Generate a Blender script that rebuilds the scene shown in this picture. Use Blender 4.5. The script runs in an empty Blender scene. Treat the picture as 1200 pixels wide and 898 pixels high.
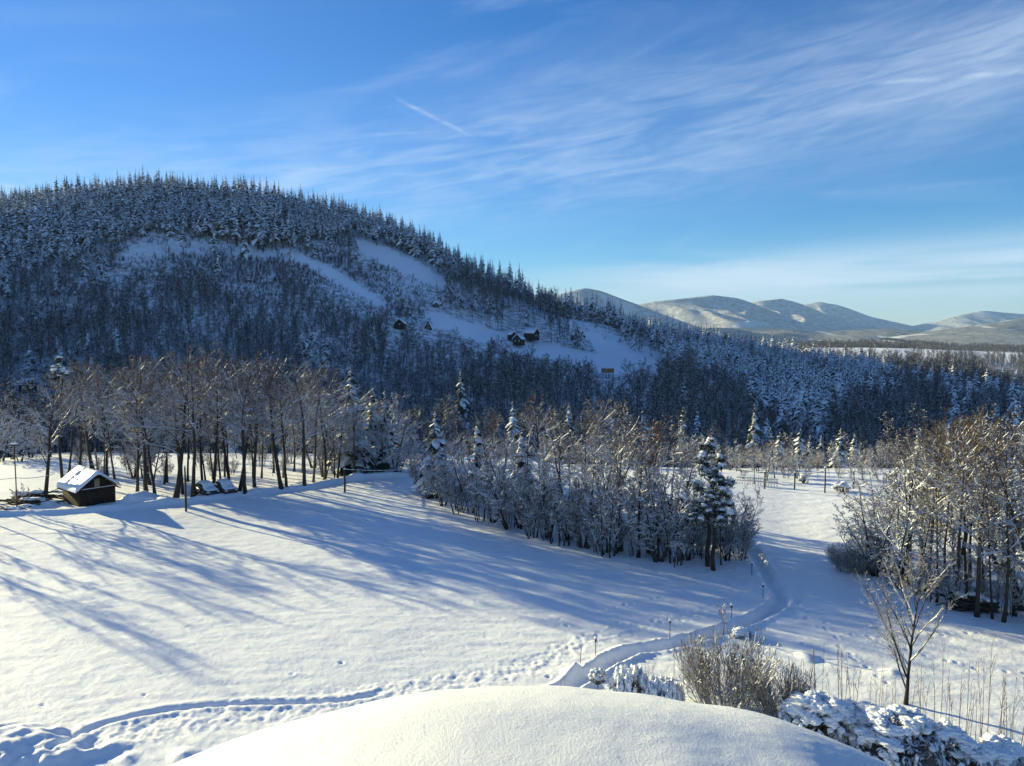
import bpy, math, random
import numpy as np

C = bpy.context.scene
R = math.radians
# ------------------------------------------------------------------ camera, world, sun, exposure
F = 890.0 / 1200.0            # focal length in picture widths
PITCH = math.atan(59.0 / 890.0)
CAMZ = 18.0
cam = bpy.data.cameras.new('camera')
cam.sensor_width = 36.0
cam.lens = 36.0 * F
cam.clip_start = 0.1
cam.clip_end = 40000
camo = bpy.data.objects.new('camera', cam)
C.collection.objects.link(camo)
camo.location = (0, 0, CAMZ)
camo.rotation_euler = (R(90) - PITCH, 0, 0)
C.camera = camo

SUN_EL, SUN_AZ = 13.0, -54.0          # azimuth from +Y, negative = left of the view
w = bpy.data.worlds.new('World')
C.world = w
w.use_nodes = True
C.view_settings.view_transform = 'Standard'
C.view_settings.look = 'None'
C.view_settings.gamma = 1
C.view_settings.use_curve_mapping = False
C.view_settings.exposure = 1.38
C.cycles.use_denoising = True
C.cycles.max_bounces = 6
C.cycles.diffuse_bounces = 3
C.cycles.glossy_bounces = 2
C.cycles.transparent_max_bounces = 8
C.cycles.volume_bounces = 0
C.cycles.use_adaptive_sampling = True
C.cycles.adaptive_threshold = 0.02


def N(nt, t, **kw):
    n = nt.nodes.new(t)
    for k, v in kw.items():
        if k == 'inp':
            for i, val in v.items():
                n.inputs[i].default_value = val
        else:
            setattr(n, k, v)
    return n


def M_(nt, op, a, b=None, c=None, clamp=False):
    n = nt.nodes.new('ShaderNodeMath')
    n.operation = op
    n.use_clamp = clamp
    for i, v in enumerate((a, b, c)):
        if v is None:
            continue
        if isinstance(v, (int, float)):
            n.inputs[i].default_value = v
        else:
            nt.links.new(v, n.inputs[i])
    return n.outputs[0]


def smooth(nt, x, lo, hi):
    n = N(nt, 'ShaderNodeMapRange', interpolation_type='SMOOTHSTEP')
    nt.links.new(x, n.inputs[0])
    n.inputs[1].default_value = lo
    n.inputs[2].default_value = hi
    n.inputs[3].default_value = 0
    n.inputs[4].default_value = 1
    return n.outputs[0]


def mixc(nt, f, a, b):
    n = N(nt, 'ShaderNodeMix', data_type='RGBA')
    if isinstance(f, (int, float)):
        n.inputs[0].default_value = f
    else:
        nt.links.new(f, n.inputs[0])
    for i, v in ((6, a), (7, b)):
        if isinstance(v, tuple):
            n.inputs[i].default_value = (*v, 1) if len(v) == 3 else v
        else:
            nt.links.new(v, n.inputs[i])
    return n.outputs[2]


def build_world():
    nt = w.node_tree
    nt.nodes.clear()
    out = N(nt, 'ShaderNodeOutputWorld')
    bg = N(nt, 'ShaderNodeBackground')
    sky = N(nt, 'ShaderNodeTexSky', sky_type='NISHITA')
    sky.sun_disc = False
    sky.sun_elevation = R(SUN_EL)
    sky.sun_rotation = R(SUN_AZ)
    sky.altitude = 600
    sky.air_density = 1.0
    sky.dust_density = 0.0
    sky.ozone_density = 4.0
    tc = N(nt, 'ShaderNodeTexCoord')
    sep = N(nt, 'ShaderNodeSeparateXYZ')
    nt.links.new(tc.outputs['Generated'], sep.inputs[0])
    az = M_(nt, 'ARCTAN2', sep.outputs[0], sep.outputs[1])
    el = M_(nt, 'ARCSINE', sep.outputs[2])
    # a diagonal veil of cirrus: v runs across it, az along it
    v = M_(nt, 'SUBTRACT', el, M_(nt, 'ADD', M_(nt, 'MULTIPLY', az, 0.15), 0.215))

    def noise(uscale, vscale, detail, offs, dist=0.0, vv=None):
        cb = N(nt, 'ShaderNodeCombineXYZ')
        nt.links.new(M_(nt, 'MULTIPLY', az, uscale), cb.inputs[0])
        nt.links.new(M_(nt, 'MULTIPLY', vv if vv is not None else v, vscale), cb.inputs[1])
        cb.inputs[2].default_value = offs
        t = N(nt, 'ShaderNodeTexNoise', inp={'Scale': 1.0, 'Detail': detail, 'Roughness': 0.56, 'Distortion': dist})
        nt.links.new(cb.outputs[0], t.inputs['Vector'])
        return t.outputs[0]

    def gauss(x, width):
        return M_(nt, 'POWER', 2.718, M_(nt, 'MULTIPLY', M_(nt, 'POWER', M_(nt, 'DIVIDE', x, width), 2), -1))
    n1 = noise(3.0, 14, 9, 0.3, 0.6)
    n2 = noise(9.0, 70, 8, 4.7, 1.2)
    veil = M_(nt, 'ADD', M_(nt, 'MULTIPLY', n1, 0.55), M_(nt, 'MULTIPLY', n2, 0.45))
    n3 = noise(26.0, 60, 5, 7.7, 0.5)
    band = gauss(v, 0.075)
    hi = smooth(nt, veil, 0.34, 0.78)
    a = M_(nt, 'MULTIPLY', M_(nt, 'MULTIPLY', band, hi), 0.43)
    a2 = M_(nt, 'MULTIPLY', smooth(nt, noise(2.2, 9, 8, 9.1, 1.0), 0.5, 0.85), 0.22)
    soft = M_(nt, 'MULTIPLY', gauss(M_(nt, 'ADD', v, 0.01), 0.11), 0.10)
    # low bank over the far valley
    lown = noise(2.5, 30, 6, 2.2, 0.4, el)
    low = M_(nt, 'MULTIPLY', gauss(M_(nt, 'SUBTRACT', el, M_(nt, 'ADD', 0.055, M_(nt, 'MULTIPLY', az, 0.03))), 0.032),
             smooth(nt, lown, 0.3, 0.62))
    low = M_(nt, 'MULTIPLY', low, M_(nt, 'MULTIPLY', smooth(nt, az, -0.05, 0.25), 0.62))

    def trail(az0, el0, az1, el1, width, st):
        s = (el1 - el0) / (az1 - az0)
        d = M_(nt, 'SUBTRACT', el, M_(nt, 'ADD', M_(nt, 'MULTIPLY', M_(nt, 'SUBTRACT', az, az0), s), el0))
        g = gauss(d, width)
        e = 0.02
        g = M_(nt, 'MULTIPLY', g, smooth(nt, az, az0 - e, az0 + e))
        g = M_(nt, 'MULTIPLY', g, M_(nt, 'SUBTRACT', 1.0, smooth(nt, az, az1 - e, az1 + e)))
        return M_(nt, 'MULTIPLY', M_(nt, 'MULTIPLY', g, st), M_(nt, 'MULTIPLY', smooth(nt, n3, .25, .7), 1.3))
    f = M_(nt, 'ADD', a, M_(nt, 'MULTIPLY', M_(nt, 'SUBTRACT', 1.0, smooth(nt, az, -.7, .25)), .11))
    veil_h = M_(nt, 'MULTIPLY', gauss(el, 0.10), 0.42)
    thin = M_(nt, 'MULTIPLY', M_(nt, 'SUBTRACT', 1.0, smooth(nt, el, .38, .75)), .015)
    for t in (a2, soft, low, veil_h, thin, trail(0.43, 0.283, 0.62, 0.271, 0.0026, 0.2), trail(-0.145, 0.288, -0.06, 0.252, 0.0026, 0.22),
              trail(-0.23, 0.243, -0.10, 0.252, 0.0018, 0.12), trail(0.38, 0.165, 0.60, 0.165, 0.004, 0.08)):
        f = M_(nt, 'ADD', f, t)
    f = M_(nt, 'MINIMUM', f, 0.85)
    hs = N(nt, 'ShaderNodeHueSaturation', inp={'Saturation': 1.85, 'Hue': .512})
    nt.links.new(sky.outputs[0], hs.inputs['Color'])
    col = mixc(nt, f, hs.outputs[0], (5.1, 5.9, 6.8))
    nt.links.new(col, bg.inputs[0])
    bg.inputs[1].default_value = 0.063
    nt.links.new(bg.outputs[0], out.inputs[0])


build_world()
sl = bpy.data.lights.new('sun', 'SUN')
sl.energy = 5.0
sl.angle = R(0.5)
sl.color = (1.0, 0.88, 0.48)
so = bpy.data.objects.new('sun', sl)
C.collection.objects.link(so)
sa, se = R(SUN_AZ), R(SUN_EL)
SUN = np.array([math.sin(sa) * math.cos(se), math.cos(sa) * math.cos(se), math.sin(se)])
from mathutils import Vector
so.rotation_euler = Vector(SUN).to_track_quat('Z', 'Y').to_euler()
so.location = (-200, 200, 400)

# ------------------------------------------------------------------ projection helpers (1200 x 898 pixels of the photograph)
cp, sp = math.cos(PITCH), math.sin(PITCH)


def ray(px, py):
    X = (np.asarray(px, float) - 600) / 890.0
    Y = -(np.asarray(py, float) - 449) / 890.0
    return np.stack([X, cp + Y * sp, -sp + Y * cp], -1)


def pt(px, py, Y):                      # point on that ray at world depth Y
    d = ray(px, py)
    t = np.asarray(Y, float) / d[..., 1]
    return d * t[..., None] + np.array([0, 0, CAMZ])


def proj(P):
    P = np.asarray(P, float)
    x, y, z = P[..., 0], P[..., 1], P[..., 2] - CAMZ
    d = np.maximum(y * cp - z * sp, 1e-3)
    return 600 + 890 * x / d, 449 - 890 * (y * sp + z * cp) / d


# ------------------------------------------------------------------ terrain: thin plate spline in (azimuth, log distance)
def wcoord(x, y):
    r = np.sqrt(x * x + y * y) + 1e-6
    return np.stack([np.arctan2(x, y) * 2.6, np.log(r)], -1)


ctl = []
for azd in (-180, -130, -90, -65, -45, -33, -20, -8, 0, 8, 20, 33, 45, 65, 90, 130, 180):
    for r in (6, 20, 45, 75, 100):
        ctl.append((r * math.sin(R(azd)), r * math.cos(R(azd)), 0.0))
cols = {
    0: [(112, -1), (150, -7), (230, -15), (300, 420), (370, 335), (430, 275), (470, 252), (520, 262)],
    100: [(112, -1), (160, -8), (230, -15), (300, 420), (375, 332), (435, 272), (485, 243), (540, 252)],
    200: [(112, -1), (160, -8), (230, -15), (300, 420), (380, 330), (440, 270), (500, 238), (560, 247)],
    300: [(112, -1), (160, -8), (230, -15), (300, 425), (380, 338), (440, 284), (500, 246), (560, 258)],
    400: [(112, -1), (160, -8), (230, -15), (300, 430), (380, 352), (440, 302), (500, 262), (560, 280)],
    450: [(300, 434), (375, 368), (440, 314), (490, 276), (560, 296)],
    500: [(110, -1), (160, -8), (230, -15), (300, 440), (370, 388), (430, 334), (480, 300), (540, 318)],
    600: [(108, -1), (160, -9), (230, -16), (300, 450), (360, 406), (410, 374), (460, 346), (520, 362)],
    700: [(108, -1), (150, -10), (210, -17), (280, 468), (335, 431), (390, 403), (440, 379), (500, 396)],
    800: [(106, -1), (140, -10), (190, -17), (250, 498), (320, 446), (370, 424), (420, 407), (480, 420)],
    900: [(106, -1), (140, -10), (190, -18), (250, 508), (320, 460), (400, 429), (470, 439)],
    1000: [(106, -1), (140, -10), (190, -18), (250, 508), (320, 468), (400, 443), (470, 452)],
    1100: [(106, -1), (140, -10), (190, -18), (250, 508), (320, 474), (400, 451), (470, 460)],
    1200: [(106, -1), (140, -10), (190, -18), (250, 508), (320, 484), (400, 467), (470, 474)],
    1400: [(106, -1), (140, -10), (190, -18), (250, 510), (320, 490), (400, 478), (470, 486)],
}
for px, lst in cols.items():
    for Y, v in lst:
        if v < 100:
            ctl.append(((px - 600) / 890 * Y, Y, float(v)))
        else:
            ctl.append(tuple(pt(px, v, Y)))
# unseen hill left of the frame, heights shaped so its shadow spares the field
for azd, lst in {-42: [(150, -6), (250, -6), (330, 12), (420, 44), (500, 78), (600, 92)],
                 -52: [(150, -4), (250, 2), (330, 14), (420, 40), (500, 66), (600, 82)],
                 -65: [(150, -2), (250, 4), (400, 24), (550, 48)],
                 -90: [(150, 0), (300, 8), (500, 30)], -130: [(300, 4), (600, 6)],
                 60: [(150, -8), (300, -12), (500, -10)], 90: [(150, -3), (500, -6)], 130: [(300, 0), (600, 0)], 180: [(300, 2), (600, 2)]}.items():
    for r, z in lst:
        ctl.append((r * math.sin(R(azd)), r * math.cos(R(azd)), float(z)))
# behind the ridge
for px, lst in {-200: [(800, 70), (1300, 0), (2500, -40)], 0: [(750, 70), (1200, 0), (2500, -40)], 200: [(800, 70), (1200, 0), (2500, -40)],
                400: [(750, 40), (1100, -15), (2500, -40)], 600: [(700, -5), (1000, -30), (2500, -38)],
                800: [(700, -22), (1100, -28), (2500, -38), (5000, -38)], 950: [(700, -20), (1000, -4), (1400, -14), (3000, -30), (6000, -36)],
                1100: [(700, -20), (1000, -5.6), (1400, -14), (3000, -26), (6000, -34)],
                1250: [(700, -22), (1000, -13), (1400, -20), (3000, -24), (6000, -34)], 1500: [(700, -16), (1400, -20), (3000, -30)]}.items():
    for Y, z in lst:
        ctl.append(((px - 600) / 890 * Y, Y, float(z)))
for azd in (-180, -120, -60, -20, 0, 15, 30, 60, 120, 180):
    for r in (4500, 12000):
        ctl.append((r * math.sin(R(azd)), r * math.cos(R(azd)), -38.0))
ctl = np.array(ctl)
cw = wcoord(ctl[:, 0], ctl[:, 1])


def tps(d2):
    return np.where(d2 > 1e-12, 0.5 * d2 * np.log(d2 + 1e-12), 0)


_D = ((cw[:, None] - cw[None]) ** 2).sum(-1)
_K = tps(_D) + 2e-3 * np.eye(len(cw))
_P = np.concatenate([np.ones((len(cw), 1)), cw], 1)
_A = np.block([[_K, _P], [_P.T, np.zeros((3, 3))]])
_S = np.linalg.solve(_A, np.concatenate([ctl[:, 2], np.zeros(3)]))


def hbase(x, y):
    x = np.asarray(x, float)
    y = np.asarray(y, float)
    sh = x.shape
    q = wcoord(x.ravel(), y.ravel())
    out = np.empty(len(q))
    for i in range(0, len(q), 20000):
        qq = q[i:i + 20000]
        d2 = ((qq[:, None] - cw[None]) ** 2).sum(-1)
        out[i:i + 20000] = tps(d2) @ _S[:-3] + _S[-3] + qq @ _S[-2:]
    return out.reshape(sh)


def vnoise(x, y, seed=0):               # smooth value noise, -1..1
    xi, yi = np.floor(x).astype(np.int64), np.floor(y).astype(np.int64)
    xf, yf = x - xi, y - yi
    xf = xf * xf * (3 - 2 * xf)
    yf = yf * yf * (3 - 2 * yf)

    def hsh(a, b):
        n = (a * 374761393 + b * 668265263 + seed * 974634777) & 0xffffffff
        n = ((n ^ (n >> 13)) * 1274126177) & 0xffffffff
        return ((n ^ (n >> 16)) & 0xffff) / 32767.5 - 1
    return (hsh(xi, yi) * (1 - xf) + hsh(xi + 1, yi) * xf) * (1 - yf) + (hsh(xi, yi + 1) * (1 - xf) + hsh(xi + 1, yi + 1) * xf) * yf


def flat(px, py):                       # pixel to the level field z = 0
    d = ray(px, py)
    t = -CAMZ / d[..., 2]
    return d * t[..., None] + np.array([0, 0, CAMZ])


def poly_dist(x, y, pl):                # distance to a polyline, and where along it (0..1)
    best = np.full(x.shape, 1e9)
    along = np.zeros(x.shape)
    side = np.zeros(x.shape)
    L = np.concatenate([[0], np.cumsum(np.hypot(*(pl[1:, :2] - pl[:-1, :2]).T))])
    for i in range(len(pl) - 1):
        a, b = pl[i, :2], pl[i + 1, :2]
        ab = b - a
        l2 = ab @ ab
        t = np.clip(((x - a[0]) * ab[0] + (y - a[1]) * ab[1]) / l2, 0, 1)
        dx, dy = x - a[0] - t * ab[0], y - a[1] - t * ab[1]
        d = np.hypot(dx, dy)
        m = d < best
        best = np.where(m, d, best)
        along = np.where(m, (L[i] + t * math.sqrt(l2)) / L[-1], along)
        side = np.where(m, np.sign(ab[0] * dy - ab[1] * dx), side)
    return best, along, side


def catmull(p, n=8):
    p = np.asarray(p, float)
    q = np.concatenate([[2 * p[0] - p[1]], p, [2 * p[-1] - p[-2]]])
    out = []
    for i in range(1, len(q) - 2):
        for k in range(n):
            t = k / n
            out.append(0.5 * (2 * q[i] + (q[i + 1] - q[i - 1]) * t + (2 * q[i - 1] - 5 * q[i] + 4 * q[i + 1] - q[i + 2]) * t * t
                              + (3 * q[i] - q[i - 1] - 3 * q[i + 1] + q[i + 2]) * t ** 3))
    out.append(q[-2])
    return np.array(out)


def pxline(lst, n=6):
    a = np.array(lst, float)
    return catmull(flat(a[:, 0], a[:, 1]), n)


PATH = pxline([(628, 830), (665, 806), (690, 790), (715, 773), (745, 761), (790, 753), (830, 743), (870, 729), (898, 717), (914, 705), (916, 694), (908, 684), (896, 668), (888, 655), (880, 640), (890, 622)])
ROUGH = pxline([(20, 905), (70, 886), (150, 864), (250, 842), (350, 829), (450, 813), (550, 797), (620, 779), (680, 752), (760, 729), (830, 712), (860, 692), (862, 668), (845, 655), (800, 650), (740, 648), (690, 636)])
CRACK = pxline([(60, 892), (84, 872), (110, 856), (170, 840), (240, 830), (310, 826), (390, 823), (440, 815)])
BANK = pxline([(-120, 612), (0, 604), (60, 602), (150, 597), (215, 590), (300, 581), (360, 575), (400, 568), (440, 563), (490, 560)])
TRACKS = [pxline([(930, 715), (970, 735), (1030, 745), (1120, 742), (1195, 740)]), pxline([(925, 700), (960, 725), (980, 745), (1000, 770), (1040, 800)]),
          pxline([(640, 705), (700, 712), (760, 700), (800, 690)]), pxline([(940, 640), (990, 655), (1040, 700)]),
          pxline([(1010, 745), (1090, 770), (1200, 790)])]
pit = []
rp = np.random.default_rng(5)
for tr in TRACKS:
    L = np.concatenate([[0], np.cumsum(np.hypot(*(tr[1:, :2] - tr[:-1, :2]).T))])
    for i, s in enumerate(np.arange(0, L[-1], 0.62)):
        k = min(np.searchsorted(L, s), len(tr) - 1)
        if rp.random() < 0.85:
            pit.append(tr[k, :2] + rp.normal(0, 0.16, 2))
for k in range(14):
    pit.append(flat(rp.uniform(620, 1180), rp.uniform(690, 800))[:2] + rp.normal(0, .3, 2))
for k in range(5):
    pit.append(flat(rp.uniform(0, 600), rp.uniform(700, 860))[:2])
pit = np.array(pit)
LUMPS = []
for px, py, rr, hh in [(170, 588, 2.6, 1.15), (150, 591, 1.6, .6), (192, 590, 1.8, .55), (674, 788, .75, .5), (130, 881, .8, .24), (112, 887, .6, .18), (92, 893, .7, .2),
                       (215, 889, .8, .2), (22, 893, 2.6, .7), (-10, 884, 2.4, .7), (60, 900, 1.3, .3), (150, 892, .6, .15), (880, 655, .6, .25), (945, 770, .8, .2), (1045, 790, .7, .18), (892, 672, .5, .25),
                       (60, 592, 1.5, .5), (30, 597, 2, .5), (300, 583, 1.4, .4), (350, 572, 1.8, .5), (415, 565, 1.6, .45)]:
    p = flat(px, py)
    LUMPS.append((p[0], p[1], rr, hh))


def hdetail(x, y):
    r = np.hypot(x, y)
    near = np.clip((135 - r) / 40, 0, 1) * (y > 0)
    z = 0.10 * vnoise(x / 9, y / 9, 1) + 0.22 * vnoise(x / 23, y / 23, 2)
    # wind ripples, drawn out along the field
    z = z + 0.026 * vnoise(x / 1.9 + y * .2, y / .75, 3) + 0.016 * vnoise(x / .8, y / .4, 4) + 0.008 * vnoise(x / .22, y / .2, 14)
    d, a, s = poly_dist(x, y, ROUGH)
    wd = 1.9 - 1.2 * a
    m = np.clip((wd - d) / .8, 0, 1) * np.where(a > .8, .55, 1)
    n = vnoise((x + .6 * y) / .41, (y - .6 * x) / .41, 5) * .5 + vnoise((x - .4 * y) / .19, (y + .4 * x) / .19, 6) * .42 + vnoise(x / .11, y / .11, 16) * .3
    z = z + m * (0.058 * n - 0.03 + 0.04 * np.abs(vnoise((x + .3 * y) / .9, (y - .3 * x) / .9, 7)))
    d, a, s = poly_dist(x, y, CRACK)
    z = z - 0.14 * np.exp(-(d / .13) ** 2) + 0.06 * np.exp(-((d - .4) / .25) ** 2)
    for p in pit:
        mm = (np.abs(x - p[0]) < .6) & (np.abs(y - p[1]) < .6)
        if mm.any():
            dd = ((x[mm] - p[0]) ** 2 + (y[mm] - p[1]) ** 2)
            z[mm] -= (0.09 * np.exp(-dd / .014) - 0.02 * np.exp(-(np.sqrt(dd) - .22) ** 2 / .008)) * (.4 + .6 * abs(math.sin(p[0] * 37)))
    for lx, ly, rr, hh in LUMPS:
        dd = np.hypot(x - lx, y - ly) / rr * (1 + .25 * vnoise(x / .5 + lx, y / .5, 8))
        z = z + hh * np.clip(1 - dd, 0, 1) ** 1.1
    d, a, s = poly_dist(x, y, BANK)
    z = z + (0.45 + .12 * vnoise(x / 2.5, y / 2.5, 9)) * np.exp(-(d / .75) ** 2) - 0
    d, a, s = poly_dist(x, y, PATH)
    dn = d + 0.07 * vnoise(x / .5, y / .5, 10) + .05 * vnoise(x / .17, y / .17, 15)
    prof = 1 / (1 + np.exp((dn - .43) / .05))
    fade = np.clip((0.93 - a) / .12, 0, 1)
    z = z - fade * (0.44 + .06 * vnoise(x / .3, y / .3, 11) + .04 * vnoise(x / .13, y / .13, 17)) * prof + fade * (.12 + .10 * vnoise(x / .7, y / .7, 12) + .06 * vnoise(x / .2, y / .2, 18)) * np.exp(-((d - .74) / .2) ** 2)
    # tangled snow under the groves
    return z * near


def hfull(x, y):
    x = np.atleast_1d(np.asarray(x, float))
    y = np.atleast_1d(np.asarray(y, float))
    return hbase(x, y) + hdetail(x, y)


def gz(x, y):
    return float(hbase(np.array([x]), np.array([y]))[0])


def at(px, py):                         # first ground point on the ray of that pixel
    d = ray(px, py)
    d = d / d[1]
    Y = np.concatenate([np.linspace(15, 130, 120), np.linspace(131, 620, 300), np.geomspace(630, 9000, 100)])
    P = d[None] * Y[:, None] + np.array([0, 0, CAMZ])
    below = P[:, 2] - hbase(P[:, 0], P[:, 1])
    k = int(np.argmax(below < 0))
    if k == 0:
        k = len(Y) - 1
    a, b = below[k - 1], below[k]
    t = a / (a - b) if a != b else 0
    y = Y[k - 1] + t * (Y[k] - Y[k - 1])
    return np.array([d[0] * y, y, gz(d[0] * y, y)])


# ------------------------------------------------------------------ mesh helpers
def new_mesh(name, V, faces, mats, smooth_=False, attr=None, midx=None):
    """faces: list of int arrays (n,3) or (n,4)"""
    me = bpy.data.meshes.new(name)
    V = np.ascontiguousarray(V, dtype=np.float32)
    me.vertices.add(len(V))
    me.vertices.foreach_set('co', V.ravel())
    faces = [np.asarray(f, dtype=np.int32) for f in faces if len(f)]
    tot = np.concatenate([np.full(len(f), f.shape[1], np.int32) for f in faces])
    loops = np.concatenate([f.ravel() for f in faces])
    me.loops.add(len(loops))
    me.loops.foreach_set('vertex_index', loops)
    me.polygons.add(len(tot))
    st = np.concatenate([[0], np.cumsum(tot)[:-1]]).astype(np.int32)
    me.polygons.foreach_set('loop_start', st)
    if smooth_:
        me.polygons.foreach_set('use_smooth', np.ones(len(tot), bool))
    if attr is not None:
        a = me.attributes.new('snow', 'FLOAT', 'POINT')
        a.data.foreach_set('value', np.ascontiguousarray(attr, dtype=np.float32))
    for m in (mats if isinstance(mats, (list, tuple)) else [mats]):
        me.materials.append(m)
    if midx is not None:
        me.polygons.foreach_set('material_index', np.asarray(midx, np.int32))
    me.update(calc_edges=True)
    return me


def link(name, me, parent=None, loc=None, rz=0, sc=None):
    o = bpy.data.objects.new(name, me)
    C.collection.objects.link(o)
    if parent is not None:
        o.parent = parent
    if loc is not None:
        o.location = loc
    if rz:
        o.rotation_euler = (0, 0, rz)
    if sc is not None:
        o.scale = sc if isinstance(sc, (tuple, list)) else (sc, sc, sc)
    return o


def tag(o, label=None, cat=None, group=None, kind=None):
    for k, v in (('label', label), ('category', cat), ('group', group), ('kind', kind)):
        if v:
            o[k] = v
    return o


class MB:
    def __init__(s):
        s.v, s.f3, s.f4, s.a, s.n = [], [], [], [], 0

    def add(s, V, f, a=1.0):
        V = np.asarray(V, float).reshape(-1, 3)
        f = np.asarray(f, int)
        s.v.append(V)
        (s.f3 if f.shape[1] == 3 else s.f4).append(f + s.n)
        s.a.append(np.full(len(V), a) if np.isscalar(a) else np.asarray(a).ravel())
        s.n += len(V)

    def box(s, x0, x1, y0, y1, z0, z1, rot=0, org=(0, 0, 0)):
        V = np.array([(x, y, z) for z in (z0, z1) for (x, y) in ((x0, y0), (x1, y0), (x1, y1), (x0, y1))], float)
        if rot:
            c, q = math.cos(rot), math.sin(rot)
            V = np.stack([V[:, 0] * c - V[:, 1] * q, V[:, 0] * q + V[:, 1] * c, V[:, 2]], -1)
        s.add(V + np.array(org), [(3, 2, 1, 0), (4, 5, 6, 7), (0, 1, 5, 4), (1, 2, 6, 5), (2, 3, 7, 6), (3, 0, 4, 7)])

    def prism(s, poly, axis_a, axis_b, thick_axis, t0, t1, org=(0, 0, 0)):
        """extrude a 2D polygon (list of (a,b)) from t0 to t1"""
        A, B, T = (np.asarray(q, float) for q in (axis_a, axis_b, thick_axis))
        P = np.array(poly, float)
        n = len(P)
        base = P[:, :1] * A + P[:, 1:] * B + np.array(org)
        V = np.concatenate([base + T * t0, base + T * t1])
        s.add(V, [(i, (i + 1) % n, n + (i + 1) % n, n + i) for i in range(n)])
        k = s.n - 2 * n
        for off, rev in ((0, 1), (n, 0)):
            fs = [(off, off + i, off + i + 1) if not rev else (off, off + i + 1, off + i) for i in range(1, n - 1)]
            s.f3.append(np.array(fs) + k)

    def tube(s, pts, rad, n=6, cap=True, a=1.0):
        P = np.asarray(pts, float)
        r = np.broadcast_to(np.asarray(rad, float), (len(P),))
        T = np.gradient(P, axis=0)
        T /= np.linalg.norm(T, axis=1)[:, None] + 1e-9
        ref = np.array([0, 0, 1.0]) if abs(T[:, 2]).mean() < .8 else np.array([1.0, 0, 0])
        S = np.cross(T, ref)
        S /= np.linalg.norm(S, axis=1)[:, None] + 1e-9
        U = np.cross(S, T)
        ang = np.arange(n) / n * 2 * np.pi
        V = P[:, None] + r[:, None, None] * (np.cos(ang)[None, :, None] * S[:, None] + np.sin(ang)[None, :, None] * U[:, None])
        k = len(P)
        i = np.arange(k - 1)[:, None] * n
        j = np.arange(n)[None]
        f = np.stack([i + j, i + (j + 1) % n, i + n + (j + 1) % n, i + n + j], -1).reshape(-1, 4)
        base = s.n
        s.add(V.reshape(-1, 3), f, a)
        if cap:
            s.f3.append(np.array([(base, base + q + 1, base + q) for q in range(1, n - 1)]))
            e = base + (k - 1) * n
            s.f3.append(np.array([(e, e + q, e + q + 1) for q in range(1, n - 1)]))

    def blob(s, c, rad, seed=0, sub=2, rough=.25, a=1.0):
        V, f = ICO[sub]
        rad = np.broadcast_to(np.asarray(rad, float), (3,))
        n = vnoise(V[:, 0] * 2.1 + seed * 7.3, V[:, 1] * 2.1 + V[:, 2] * 3.7, seed)
        n2 = vnoise(V[:, 0] * 5 + seed, V[:, 2] * 5 + V[:, 1] * 4, seed + 1)
        s.add(V * (1 + rough * n + rough * .5 * n2)[:, None] * rad + np.array(c), f, a)

    def mesh(s, name, mat, smooth_=False):
        fs = []
        if s.f3:
            fs.append(np.concatenate(s.f3))
        if s.f4:
            fs.append(np.concatenate(s.f4))
        return new_mesh(name, np.concatenate(s.v), fs, mat, smooth_, np.concatenate(s.a))


def ico(sub):
    t = (1 + 5 ** .5) / 2
    V = [(-1, t, 0), (1, t, 0), (-1, -t, 0), (1, -t, 0), (0, -1, t), (0, 1, t), (0, -1, -t), (0, 1, -t), (t, 0, -1), (t, 0, 1), (-t, 0, -1), (-t, 0, 1)]
    V = [np.array(v) / np.linalg.norm(v) for v in V]
    Fc = [(0, 11, 5), (0, 5, 1), (0, 1, 7), (0, 7, 10), (0, 10, 11), (1, 5, 9), (5, 11, 4), (11, 10, 2), (10, 7, 6), (7, 1, 8), (3, 9, 4), (3, 4, 2), (3, 2, 6), (3, 6, 8), (3, 8, 9), (4, 9, 5), (2, 4, 11), (6, 2, 10), (8, 6, 7), (9, 8, 1)]
    for _ in range(sub):
        mid = {}
        nf = []

        def m(a, b):
            k = (min(a, b), max(a, b))
            if k not in mid:
                v = V[a] + V[b]
                V.append(v / np.linalg.norm(v))
                mid[k] = len(V) - 1
            return mid[k]
        for a, b, c in Fc:
            ab, bc, ca = m(a, b), m(b, c), m(c, a)
            nf += [(a, ab, ca), (b, bc, ab), (c, ca, bc), (ab, bc, ca)]
        Fc = nf
    return np.array(V), np.array(Fc)


ICO = {k: ico(k) for k in (0, 1, 2, 3)}


# ------------------------------------------------------------------ materials
def mat(name):
    m = bpy.data.materials.new(name)
    m.use_nodes = True
    nt = m.node_tree
    b = nt.nodes['Principled BSDF']
    b.inputs['Roughness'].default_value = .8
    b.inputs['Specular IOR Level'].default_value = .2
    return m, nt, b


def plain(name, col, rough=.8, var=.25, scale=6.0, spec=.2, metal=0):
    m, nt, b = mat(name)
    tc = N(nt, 'ShaderNodeTexCoord')
    t = N(nt, 'ShaderNodeTexNoise', inp={'Scale': scale, 'Detail': 5})
    nt.links.new(tc.outputs['Object'], t.inputs['Vector'])
    c = mixc(nt, t.outputs[0], tuple(x * (1 - var) for x in col), tuple(min(1, x * (1 + var)) for x in col))
    nt.links.new(c, b.inputs['Base Color'])
    b.inputs['Roughness'].default_value = rough
    b.inputs['Specular IOR Level'].default_value = spec
    b.inputs['Metallic'].default_value = metal
    return m


SNOWC = (0.83, 0.865, 0.905)


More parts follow.
